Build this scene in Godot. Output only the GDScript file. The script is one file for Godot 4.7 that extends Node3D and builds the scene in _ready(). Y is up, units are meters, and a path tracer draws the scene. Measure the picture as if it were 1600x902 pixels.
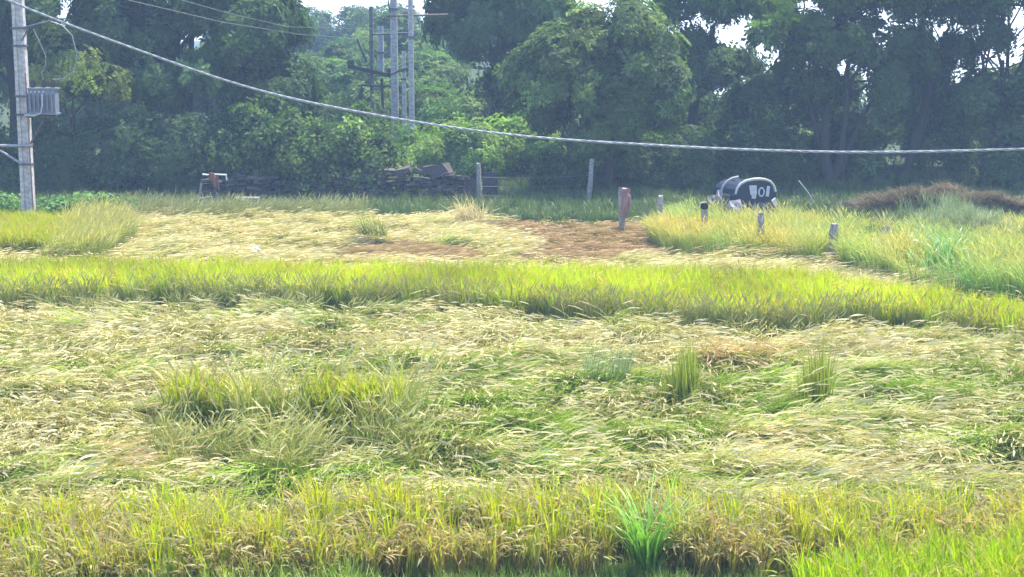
extends Node3D

# ---------------------------------------------------------------- helpers
var rng := RandomNumberGenerator.new()
var nz := FastNoiseLite.new()
var used := {}
var M := {}

class MB:
	var v := PackedVector3Array()
	var n := PackedVector3Array()
	var c := PackedColorArray()
	func tri(a: Vector3, b: Vector3, d: Vector3, ca: Color, cb: Color, cd: Color) -> void:
		var m := (d - a).cross(b - a).normalized()
		v.append(a); v.append(b); v.append(d)
		n.append(m); n.append(m); n.append(m)
		c.append(ca); c.append(cb); c.append(cd)
	func quad(a: Vector3, b: Vector3, d: Vector3, e: Vector3, col: Color) -> void:
		tri(a, b, d, col, col, col)
		tri(a, d, e, col, col, col)
	func strip(p: PackedVector3Array, side: Vector3, w: PackedFloat32Array, c0: Color, c1: Color) -> void:
		var k := p.size() - 1
		for i in k:
			var a := p[i] - side * w[i]
			var b := p[i] + side * w[i]
			var e := p[i + 1] - side * w[i + 1]
			var d := p[i + 1] + side * w[i + 1]
			var x := c0.lerp(c1, float(i) / k)
			var y := c0.lerp(c1, float(i + 1) / k)
			tri(a, b, d, x, x, y)
			if w[i + 1] > 0.0005:
				tri(a, d, e, x, y, y)
	func smooth_tri(p: Array, m: Array, col: Color) -> void:
		for i in 3:
			v.append(p[i]); n.append(m[i]); c.append(col)
	# tube of round rings along points, radius per point
	func tube(p: Array, r: Array, sides: int, col: Color, capped := true) -> void:
		var k := p.size()
		var rings := []
		var norms := []
		var up := Vector3(0.31, 0.2, 0.93).normalized()
		for i in k:
			var t: Vector3 = (p[mini(i + 1, k - 1)] - p[maxi(i - 1, 0)]).normalized()
			if absf(t.dot(up)) > 0.95:
				up = Vector3(0.9, 0.1, 0.2).normalized()
			var s := t.cross(up).normalized()
			up = s.cross(t).normalized()
			var ring := []
			var nr := []
			for j in sides:
				var a := TAU * j / sides
				var d := s * cos(a) + up * sin(a)
				ring.append(p[i] + d * r[i])
				nr.append(d)
			rings.append(ring)
			norms.append(nr)
		for i in k - 1:
			for j in sides:
				var j2 := (j + 1) % sides
				smooth_tri([rings[i][j], rings[i + 1][j2], rings[i + 1][j]], [norms[i][j], norms[i + 1][j2], norms[i + 1][j]], col)
				smooth_tri([rings[i][j], rings[i][j2], rings[i + 1][j2]], [norms[i][j], norms[i][j2], norms[i + 1][j2]], col)
		if capped:
			for e in [0, k - 1]:
				for j in range(1, sides - 1):
					if e != 0:
						tri(rings[e][0], rings[e][j], rings[e][j + 1], col, col, col)
					else:
						tri(rings[e][0], rings[e][j + 1], rings[e][j], col, col, col)
	# straight prism of a profile (x, z), scaled from s0 to s1
	func prism(prof: PackedVector2Array, y0: float, y1: float, s0: float, s1: float, col: Color) -> void:
		var k := prof.size()
		for j in k:
			var a := prof[j]
			var b := prof[(j + 1) % k]
			quad(Vector3(a.x * s0, y0, a.y * s0), Vector3(b.x * s0, y0, b.y * s0), Vector3(b.x * s1, y1, b.y * s1), Vector3(a.x * s1, y1, a.y * s1), col)
		var idx := Geometry2D.triangulate_polygon(prof)
		for i in range(0, idx.size(), 3):
			var q := []
			for t in 3:
				q.append(Vector3(prof[idx[i + t]].x * s1, y1, prof[idx[i + t]].y * s1))
			tri(q[0], q[1], q[2], col, col, col)
	# box with chamfer-free corners, moved corners give an uneven one
	func box(at: Vector3, size: Vector3, col: Color, b := Basis(), jit := 0.0, r: RandomNumberGenerator = null) -> void:
		var q := []
		for i in 8:
			var s := Vector3(-1 if i & 1 == 0 else 1, -1 if i & 2 == 0 else 1, -1 if i & 4 == 0 else 1)
			var w := s * size * 0.5
			if r:
				w += Vector3(r.randf_range(-jit, jit) * size.x, r.randf_range(-jit, jit) * size.y, r.randf_range(-jit, jit) * size.z)
			q.append(at + b * w)
		for f in [[0, 2, 3, 1], [4, 5, 7, 6], [0, 1, 5, 4], [2, 6, 7, 3], [0, 4, 6, 2], [1, 3, 7, 5]]:
			quad(q[f[0]], q[f[1]], q[f[2]], q[f[3]], col)
	func mesh() -> ArrayMesh:
		var a := []
		a.resize(Mesh.ARRAY_MAX)
		a[Mesh.ARRAY_VERTEX] = v
		a[Mesh.ARRAY_NORMAL] = n
		a[Mesh.ARRAY_COLOR] = c
		var m := ArrayMesh.new()
		m.add_surface_from_arrays(Mesh.PRIMITIVE_TRIANGLES, a)
		return m

func rf(a: float, b: float) -> float:
	return rng.randf_range(a, b)

func lin(r: float, g: float, b: float) -> Color:
	return Color(r, g, b)

func numbered(called: String) -> String:
	var k: int = used.get(called, 0)
	used[called] = k + 1
	return called if k == 0 else "%s_%03d" % [called, k]

func tag(o: Node3D, label: String, category := "", group := "", kind := "") -> Node3D:
	o.set_meta("label", label)
	if category: o.set_meta("category", category)
	if group: o.set_meta("group", group)
	if kind: o.set_meta("kind", kind)
	return o

func thing(called: String, label: String, category: String, at := Vector3.ZERO, turn := 0.0, group := "") -> Node3D:
	var o := Node3D.new()
	o.name = numbered(called)
	add_child(o)
	o.position = at
	o.rotation.y = turn
	tag(o, label, category, group)
	return o

func obj(called: String, mesh: Mesh, mat: Material, parent: Node3D = self) -> MeshInstance3D:
	var o := MeshInstance3D.new()
	o.name = numbered(called) if parent == self else called
	o.mesh = mesh
	o.material_override = mat
	parent.add_child(o, true)
	return o

func scatter(called: String, mesh: Mesh, mat: Material, xf: Array, cols: Array, parent: Node3D = self) -> MultiMeshInstance3D:
	var mm := MultiMesh.new()
	mm.transform_format = MultiMesh.TRANSFORM_3D
	mm.use_colors = true
	mm.mesh = mesh
	mm.instance_count = xf.size()
	for i in xf.size():
		mm.set_instance_transform(i, xf[i])
		mm.set_instance_color(i, cols[i])
	var o := MultiMeshInstance3D.new()
	o.name = numbered(called) if parent == self else called
	o.multimesh = mm
	o.material_override = mat
	parent.add_child(o, true)
	return o

func noise_tex(freq: float, lo: float, hi: float, octaves := 4, nseed := 1) -> NoiseTexture2D:
	var f := FastNoiseLite.new()
	f.seed = nseed
	f.frequency = freq
	f.fractal_octaves = octaves
	var t := NoiseTexture2D.new()
	t.width = 256
	t.height = 256
	t.seamless = true
	t.noise = f
	var g := Gradient.new()
	g.set_color(0, Color(lo, lo, lo))
	g.set_color(1, Color(hi, hi, hi))
	t.color_ramp = g
	return t

func solid(rough: float, scale: float, tex: Texture2D, metallic := 0.0, bump := 0.0) -> StandardMaterial3D:
	var m := StandardMaterial3D.new()
	m.vertex_color_use_as_albedo = true
	m.roughness = rough
	m.metallic = metallic
	m.metallic_specular = 0.35
	m.albedo_texture = tex
	m.uv1_triplanar = true
	m.uv1_world_triplanar = true
	m.uv1_scale = Vector3.ONE * scale
	if bump > 0.0:
		m.heightmap_enabled = true
		m.heightmap_texture = tex
		m.heightmap_scale = bump
	return m

func leafy(rough: float, back: Color, spec := 0.3) -> StandardMaterial3D:
	var m := StandardMaterial3D.new()
	m.vertex_color_use_as_albedo = true
	m.roughness = rough
	m.metallic_specular = spec
	m.backlight_enabled = true
	m.backlight = back.linear_to_srgb()
	m.cull_mode = BaseMaterial3D.CULL_DISABLED
	return m

# ---------------------------------------------------------------- plant meshes
# a curved blade: leaves base at lean0 from the vertical towards dir, bent by curl more at its tip
func curve(base: Vector3, dir: Vector3, length: float, lean0: float, curl: float, k: int, power := 1.4) -> PackedVector3Array:
	var p := PackedVector3Array()
	var at := base
	p.append(at)
	for i in k:
		var a := lean0 + curl * pow((i + 0.5) / k, power)
		at += (dir * sin(a) + Vector3.UP * cos(a)) * length / k
		if at.y < 0.0: at.y = 0.004
		p.append(at)
	return p

func blade(mb: MB, base: Vector3, dir: Vector3, length: float, w: float, lean0: float, curl: float, c0: Color, c1: Color, k := 5) -> void:
	var p := curve(base, dir, length, lean0, curl, k)
	var ws := PackedFloat32Array()
	for i in k + 1:
		var t := float(i) / k
		ws.append(w * 0.5 * (0.55 + 0.45 * sin(PI * minf(t + 0.2, 1.0))) * (1.0 - pow(t, 3.0)) if i < k else 0.0)
	var side := Vector3(-dir.z, rf(-0.5, 0.5), dir.x).normalized()
	mb.strip(p, side, ws, c0, c1)

# a stalk that ends in a hanging ear of grain
func ear(mb: MB, base: Vector3, dir: Vector3, length: float, lean0: float, curl: float, stem: Color, grain: Color, ear_len := 0.2, grains := 14, fat := 1.0, droop := 0.14) -> void:
	var p := curve(base, dir, length, lean0, curl, 5, 2.2)
	var ws := PackedFloat32Array([0.004, 0.0035, 0.003, 0.003, 0.0025, 0.002])
	mb.strip(p, Vector3(-dir.z, 0.1, dir.x).normalized(), ws, stem, grain)
	var at := p[5]
	var t := (p[5] - p[4]).normalized()
	var line := PackedVector3Array([at])
	var wide := PackedFloat32Array([0.003 * fat])
	for i in 6:
		t = (t + Vector3.DOWN * droop * rf(0.2, 1.6) + Vector3(rf(-0.12, 0.12), rf(-0.05, 0.05), rf(-0.12, 0.12))).normalized()
		at += t * ear_len / 6.0
		if at.y < 0.01: at.y = 0.01
		line.append(at)
		wide.append([0.008, 0.011, 0.011, 0.009, 0.006, 0.0][i] * fat * rf(0.75, 1.25))
	var roll := t.cross(Vector3(rf(-1, 1), rf(-0.4, 1.2), rf(-1, 1)).normalized()).normalized()
	mb.strip(line, roll, wide, grain, grain * rf(0.85, 1.15))
	for i in grains:
		var f := rf(0.05, 0.95)
		var q: Vector3 = line[int(f * 6.0)].lerp(line[int(f * 6.0) + 1], fmod(f * 6.0, 1.0))
		var o := Vector3(rf(-1, 1), rf(-1, 1), rf(-1, 1)).normalized()
		var g := (t * 1.6 + o * 0.6).normalized() * 0.03 * (0.6 + 0.4 * fat)
		var w := g.cross(o).normalized() * 0.0045 * (0.6 + 0.4 * fat)
		var col := grain * rf(0.8, 1.2)
		mb.tri(q, q + g * 0.5 + w, q + g, col, col, col)
		mb.tri(q, q + g, q + g * 0.5 - w, col, col, col)

func heading(a: float) -> Vector3:
	return Vector3(cos(a), 0, sin(a))

# standing clump of rice
func rice_standing(tall: float, low: Color, top: Color, grain: Color, blades := 18, ears := 7, spread := 0.3) -> ArrayMesh:
	var mb := MB.new()
	for i in blades:
		var a := rf(0, TAU)
		var b := heading(rf(0, TAU)) * rf(0, 0.09)
		var y := rf(0.0, 0.45) * tall
		var l := (tall - y) * rf(0.75, 1.12)
		blade(mb, b + Vector3.UP * y + heading(a) * y * 0.12, heading(a), l, rf(0.018, 0.03), rf(0.02, spread), rf(0.1, 0.8), low.lerp(top, y / tall * 1.2) * rf(0.85, 1.1), top * rf(0.8, 1.2))
	for i in 5:
		var a := rf(0, TAU)
		blade(mb, heading(a) * rf(0.02, 0.1), heading(a), tall * rf(0.5, 0.75), 0.008, rf(0.03, 0.15), 0.1, low * 0.8, low, 3)
	for i in ears:
		var a := rf(0, TAU)
		ear(mb, heading(a) * rf(0, 0.08), heading(a), tall * rf(0.72, 0.92), rf(0.02, 0.2), rf(0.3, 1.5), low, grain)
	return mb.mesh()

# clump that has fallen over towards +x
func rice_lodged(length: float, lean: float, curl: float, low: Color, top: Color, grain: Color, blades: int, ears: int, fan := 0.5, wide := 0.022, fat := 1.0) -> ArrayMesh:
	var mb := MB.new()
	for i in blades:
		var a := rng.randfn(0.0, fan)
		var b := Vector3(rf(-0.2, 0.1), 0, rf(-0.16, 0.16))
		blade(mb, b, heading(a), length * rf(0.6, 1.1), wide * rf(0.7, 1.25), lean * rf(0.75, 1.15), curl * rf(0.6, 1.3), low * rf(0.8, 1.2), top * rf(0.75, 1.2), 5)
	for i in ears:
		var a := rng.randfn(0.0, fan)
		var b := Vector3(rf(-0.2, 0.15), 0, rf(-0.18, 0.18))
		ear(mb, b, heading(a), length * rf(0.6, 0.95), lean * rf(0.7, 1.1), curl * rf(0.7, 1.2), low, grain * rf(0.85, 1.12), rf(0.18, 0.32), 9, fat * rf(0.7, 1.2), 0.025)
	return mb.mesh()

func grass_mesh(tall: float, low: Color, top: Color, count := 22, r := 0.14) -> ArrayMesh:
	var mb := MB.new()
	for i in count:
		var a := rf(0, TAU)
		blade(mb, heading(rf(0, TAU)) * rf(0, r), heading(a), tall * rf(0.5, 1.15), rf(0.007, 0.012), rf(0.05, 0.5), rf(0.2, 1.2), low, top * rf(0.75, 1.25), 4)
	return mb.mesh()

# spray of small leaflets along drooping stalks (neem and the like)
func spray_mesh(leaf: float, wide: float, stalks := 5, pairs := 8, droop := 0.9) -> ArrayMesh:
	var mb := MB.new()
	for s in stalks:
		var a := TAU * s / stalks + rf(-0.5, 0.5)
		var d := heading(a)
		var p := curve(Vector3.ZERO, d, rf(0.38, 0.55), rf(0.7, 1.3), droop, pairs)
		for i in range(1, pairs + 1):
			for e in [-1.0, 1.0]:
				var t := (p[i] - p[i - 1]).normalized()
				var side: Vector3 = Vector3(-d.z, rf(-0.5, 0.2), d.x).normalized() * e
				var g := (side + t * 0.5 + Vector3.DOWN * rf(0.1, 0.7)).normalized() * leaf * rf(0.7, 1.2)
				var w := g.cross(Vector3.UP + Vector3(rf(-0.6, 0.6), 0, rf(-0.6, 0.6))).normalized() * wide * 0.5
				var col := Color(1, 1, 1) * rf(0.75, 1.2)
				mb.tri(p[i], p[i] + g * 0.45 + w, p[i] + g, col, col, col)
				mb.tri(p[i], p[i] + g, p[i] + g * 0.45 - w, col, col, col)
	return mb.mesh()

# spray of broad heart-shaped leaves (creeper)
func broad_mesh(leaf: float, count := 14, r := 0.32) -> ArrayMesh:
	var mb := MB.new()
	for i in count:
		var at := Vector3(rf(-r, r), rf(-r, r) * 0.7, rf(-r, r))
		var d := (heading(rf(0, TAU)) + Vector3.DOWN * rf(0.1, 0.9)).normalized()
		var s := d.cross(Vector3.UP + Vector3(rf(-0.8, 0.8), 0, rf(-0.8, 0.8))).normalized()
		var l := leaf * rf(0.6, 1.25)
		var col := Color(1, 1, 1) * rf(0.75, 1.2)
		var up := s.cross(d) * l * 0.12
		mb.tri(at, at + s * l * 0.46 + d * l * 0.25 + up, at + d * l, col, col, col)
		mb.tri(at, at + d * l, at - s * l * 0.46 + d * l * 0.25 + up, col, col, col)
	return mb.mesh()

# ---------------------------------------------------------------- the lie of the land
func ground_y(x: float, z: float) -> float:
	var y := 0.03 * nz.get_noise_2d(x * 3.0, z * 3.0)
	var back := -z - 56.5
	if back > 0.0:
		y += 0.75 * smoothstep(0.0, 5.0, back) + 2.6 * smoothstep(6.0, 60.0, back)
	if z < -66.0:
		y -= 30.0 * pow((-z - 66.0) / 430.0, 1.4) * smoothstep(-2.0, 6.0, x + 0.02 * (z + 66.0))
		y -= 2.4 * smoothstep(0.0, 40.0, -z - 66.0) * smoothstep(1.0, 9.0, x)
	if z > -15.6:
		y += 0.12 * smoothstep(-15.6, -14.5, z)
	return y

# how high the mat of fallen rice lies
func mat_y(x: float, z: float) -> float:
	return maxf(0.0, 0.07 + 0.26 * nz.get_noise_2d(x * 18.0, z * 34.0) + 0.2 * nz.get_noise_2d(x * 45.0 + 90.0, z * 45.0))

func inside(poly: PackedVector2Array, x: float, z: float) -> bool:
	return Geometry2D.is_point_in_polygon(Vector2(x, z), poly)

func points_in(poly: PackedVector2Array, per_m2: float) -> PackedVector2Array:
	var lo := poly[0]
	var hi := poly[0]
	for p in poly:
		lo = lo.min(p)
		hi = hi.max(p)
	var out := PackedVector2Array()
	for i in int((hi.x - lo.x) * (hi.y - lo.y) * per_m2):
		var q := Vector2(rf(lo.x, hi.x), rf(lo.y, hi.y))
		if Geometry2D.is_point_in_polygon(q, poly):
			out.append(q)
	return out

func PV(a: Array) -> PackedVector2Array:
	var p := PackedVector2Array()
	for i in range(0, a.size(), 2):
		p.append(Vector2(a[i], a[i + 1]))
	return p

func place(x: float, y: float, z: float, face: float, s: float, tilt := 0.0, sy := 1.0) -> Transform3D:
	var b := Basis(Vector3.UP, -face) * Basis(Vector3(0, 0, 1), tilt)
	return Transform3D(b.scaled_local(Vector3(s, s * sy, s)), Vector3(x, y, z))

# puts clumps of one of several meshes in as one mass
func mass(called: String, label: String, category: String, meshes: Array, mat: Material, sets: Array, tints: Array) -> void:
	var whole := Node3D.new()
	whole.name = numbered(called)
	add_child(whole)
	tag(whole, label, category, "", "stuff")
	for i in meshes.size():
		if sets[i].size():
			scatter("clumps", meshes[i], mat, sets[i], tints[i], whole).set_meta("kind", "stuff")

func buckets(k: int) -> Array:
	var a := []
	for i in k: a.append([])
	return a

# ---------------------------------------------------------------- trees and bushes
func crown_fill(xf: Array, cols: Array, blobs: Array, tint: Color, warm: Color, size: float, clump := 0.75, holes := [], dens := 0.45) -> void:
	for b in blobs:
		var n := maxi(12, int(b[6] * dens))
		var groups := maxi(3, n / 26)
		var at := Vector3(b[0], b[1], b[2])
		var r := Vector3(b[3], b[4], b[5])
		for g in groups:
			var d := Vector3(rng.randfn(0, 1), rng.randfn(0, 1), rng.randfn(0, 1)).normalized()
			var cc := at + d * r * pow(rf(0.12, 1.0), 0.45)
			var skip := false
			for h in holes:
				if cc.distance_to(Vector3(h[0], h[1], h[2])) < h[3]: skip = true
			if skip: continue
			var f := rf(0.0, 1.0)
			var ccol := tint.lerp(warm, f * f) * rf(0.75, 1.25)
			var cr := clump * rf(0.6, 1.25)
			for i in n / groups:
				var e := Vector3(rng.randfn(0, 0.5), rng.randfn(0, 0.38), rng.randfn(0, 0.5))
				var p := cc + e * cr
				var out := (e * 0.8 + d * 0.5 + Vector3.UP * 0.4).normalized()
				var bs := Basis(Quaternion(Vector3.UP, out)) * Basis(Vector3.UP, rf(0, TAU))
				xf.append(Transform3D(bs.scaled(Vector3.ONE * size * rf(0.7, 1.3)), p))
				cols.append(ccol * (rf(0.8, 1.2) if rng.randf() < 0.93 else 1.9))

func limb(p0: Vector3, p1: Vector3, r0: float, r1: float, sag: float, col: Color, k := 7) -> ArrayMesh:
	var mb := MB.new()
	var p := []
	var r := []
	var wob := Vector3(rf(-1, 1), 0, rf(-1, 1)) * p0.distance_to(p1) * 0.06
	for i in k + 1:
		var t := float(i) / k
		p.append(p0.lerp(p1, t) + Vector3.UP * sag * 4.0 * t * (1.0 - t) + wob * sin(t * 5.0) * (1.0 if i > 0 else 0.0) + Vector3(rf(-1, 1), rf(-1, 1), rf(-1, 1)) * r1 * 0.6 * (1.0 if i > 0 else 0.0))
		r.append(lerpf(r0, r1, t) * rf(0.92, 1.08))
	mb.tube(p, r, 7, col)
	return mb.mesh()

# stems: list of [x, y, z at the top, radius at foot]; blobs in the tree's own metres
func tree(called: String, label: String, category: String, at: Vector2, stems: Array, blobs: Array, sprays: Array, tint: Color, warm: Color, size := 1.0, clump := 0.62, holes := [], group := "", dens := 0.42) -> Node3D:
	var base := Vector3(at.x, ground_y(at.x, at.y) - 0.05, at.y)
	var t := thing(called, label, category, base, 0.0, group)
	var bark := lin(0.075, 0.06, 0.045) * rf(0.85, 1.15)
	var first := true
	for s in stems:
		var top := Vector3(s[0], s[1], s[2])
		var foot := Vector3(0, 0, 0) if first else Vector3(s[0] * 0.12, rf(0.0, 0.5), s[2] * 0.12)
		obj("trunk" if first else "stem", limb(foot, top, s[3], s[3] * 0.45, 0.0, bark, 9), M.bark, t)
		first = false
		for b in blobs:
			var goal := Vector3(b[0], b[1], b[2])
			if goal.distance_to(top) < 3.6 and goal.y > top.y * 0.5:
				var f := top * rf(0.62, 0.98)
				obj("branch", limb(f, goal + Vector3(rf(-0.4, 0.4), rf(0, 0.7), rf(-0.4, 0.4)), s[3] * 0.4, 0.025, rf(-0.2, 0.35), bark), M.bark, t)
				for q in 2:
					var g2 := goal + Vector3(rf(-1, 1) * b[3], rf(-0.4, 1) * b[4], rf(-1, 1) * b[5]) * 0.8
					obj("branch", limb(f.lerp(goal, rf(0.4, 0.8)), g2, s[3] * 0.2, 0.012, rf(-0.1, 0.2), bark, 5), M.bark, t)
	var xf := []
	var cols := []
	crown_fill(xf, cols, blobs, tint, warm, size, clump, holes, dens)
	var parts := sprays.size()
	for i in parts:
		var a := []
		var b := []
		for j in range(i, xf.size(), parts):
			a.append(xf[j])
			b.append(cols[j])
		tag(scatter("crown", sprays[i], M.leaf, a, b, t), "", "", "", "stuff").remove_meta("label")
	return t

# ---------------------------------------------------------------- the scene
func _ready() -> void:
	rng.seed = 20240
	nz.seed = 7
	nz.frequency = 0.02
	nz.fractal_octaves = 3
	# camera, on an upper floor looking slightly down
	var cam := Camera3D.new()
	cam.name = "camera"
	cam.position = Vector3(0, 6, 0)
	cam.rotation_degrees = Vector3(-9.48, 0, 0)
	cam.fov = 21.29
	cam.near = 0.1
	cam.far = 2000.0
	add_child(cam)
	cam.current = true
	# sky and air
	var env := Environment.new()
	var sky := Sky.new()
	var sm := ProceduralSkyMaterial.new()
	sm.sky_top_color = Color(0.52, 0.68, 0.92)
	sm.sky_horizon_color = Color(0.93, 0.95, 0.98)
	sm.sky_curve = 0.12
	sm.ground_bottom_color = Color(0.3, 0.32, 0.25)
	sm.ground_horizon_color = Color(0.93, 0.95, 0.98)
	sm.ground_curve = 0.3
	sm.sky_energy_multiplier = 1.0
	sky.sky_material = sm
	env.background_mode = Environment.BG_SKY
	env.sky = sky
	env.background_energy_multiplier = 1.0
	env.tonemap_mode = Environment.TONE_MAPPER_LINEAR
	env.tonemap_exposure = 3.35
	env.sdfgi_enabled = true
	env.ssao_enabled = true
	env.ssil_enabled = true
	env.fog_enabled = true
	env.fog_density = 0.00115
	env.fog_light_color = Color(0.75, 0.87, 1.0)
	var we := WorldEnvironment.new()
	we.name = "environment"
	we.environment = env
	add_child(we)
	# the sun stands behind the trees, to the right
	var sun := DirectionalLight3D.new()
	sun.name = "sun"
	sun.light_energy = 1.5
	sun.light_color = Color(1.0, 0.97, 0.91)
	sun.light_angular_distance = 0.6
	sun.shadow_enabled = true
	add_child(sun)
	sun.look_at_from_position(Vector3.ZERO, Vector3(-0.29, -0.91, 0.28))

	M.soil = solid(0.95, 0.6, noise_tex(0.02, 0.6, 1.0), 0.0, 3.0)
	M.stone = solid(0.9, 1.6, noise_tex(0.03, 0.45, 1.0, 5, 3), 0.0, 2.0)
	M.bark = solid(0.95, 1.5, noise_tex(0.05, 0.5, 1.0, 5, 9), 0.0, 2.0)
	M.concrete = solid(0.85, 1.1, noise_tex(0.02, 0.7, 1.0, 5, 4), 0.0, 0.5)
	M.metal = solid(0.55, 1.4, noise_tex(0.02, 0.7, 1.0, 4, 5), 0.4)
	M.paint = solid(0.35, 1.4, noise_tex(0.015, 0.8, 1.0, 4, 6))
	M.cloth = solid(0.95, 2.2, noise_tex(0.06, 0.55, 1.0, 4, 8), 0.0, 0.6)
	M.leaf = leafy(0.65, lin(0.6, 0.85, 0.2), 0.2)
	M.rice = leafy(0.8, lin(0.85, 0.92, 0.25), 0.06)
	M.bank = leafy(0.8, lin(0.6, 0.66, 0.2), 0.08)
	M.straw = leafy(0.9, lin(0.42, 0.40, 0.24), 0.0)
	M.tallgrass = leafy(0.4, lin(0.4, 0.6, 0.12), 0.45)

	land()
	sprigs()
	trees()
	wall_and_posts()
	poles()
	small_things()
	rice()

func land() -> void:
	var mb := MB.new()
	var xs := [-400.0, -250.0, -150.0, -100.0, -70.0, -50.0, -40.0]
	for i in range(-32, 33, 2): xs.append(float(i))
	xs.append_array([40.0, 50.0, 70.0, 100.0, 150.0, 250.0, 400.0])
	var zs := [60.0, 30.0, 10.0, -5.0, -10.0]
	for i in range(12, 70, 1): zs.append(-float(i))
	zs.append_array([-75.0, -80.0, -90.0, -100.0, -120.0, -150.0, -200.0, -300.0, -500.0])
	for i in xs.size() - 1:
		for j in zs.size() - 1:
			var q := []
			var cc := []
			for k in [[0, 0], [1, 0], [1, 1], [0, 1]]:
				var x: float = xs[i + k[0]]
				var z: float = zs[j + k[1]]
				q.append(Vector3(x, ground_y(x, z), z))
				var f := clampf(0.5 + nz.get_noise_2d(x * 4.0, z * 4.0), 0.0, 1.0)
				cc.append(lin(0.085, 0.065, 0.035).lerp(lin(0.06, 0.08, 0.025), f) if z > -49.0 else lin(0.045, 0.07, 0.02) * (0.8 + 0.4 * f))
			mb.tri(q[0], q[3], q[2], cc[0], cc[3], cc[2])
			mb.tri(q[0], q[2], q[1], cc[0], cc[2], cc[1])
	tag(obj("ground", mb.mesh(), M.soil), "bare brown field soil under the crop", "", "", "structure")

func sprigs() -> void:
	M.neem = [spray_mesh(0.2, 0.085, 4, 7), spray_mesh(0.18, 0.08, 5, 6, 1.2), spray_mesh(0.24, 0.09, 4, 6, 0.6)]
	M.broad = [broad_mesh(0.17), broad_mesh(0.2, 12)]
	M.mixed = [spray_mesh(0.16, 0.07, 5, 6, 0.8), broad_mesh(0.16, 18)]

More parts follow.
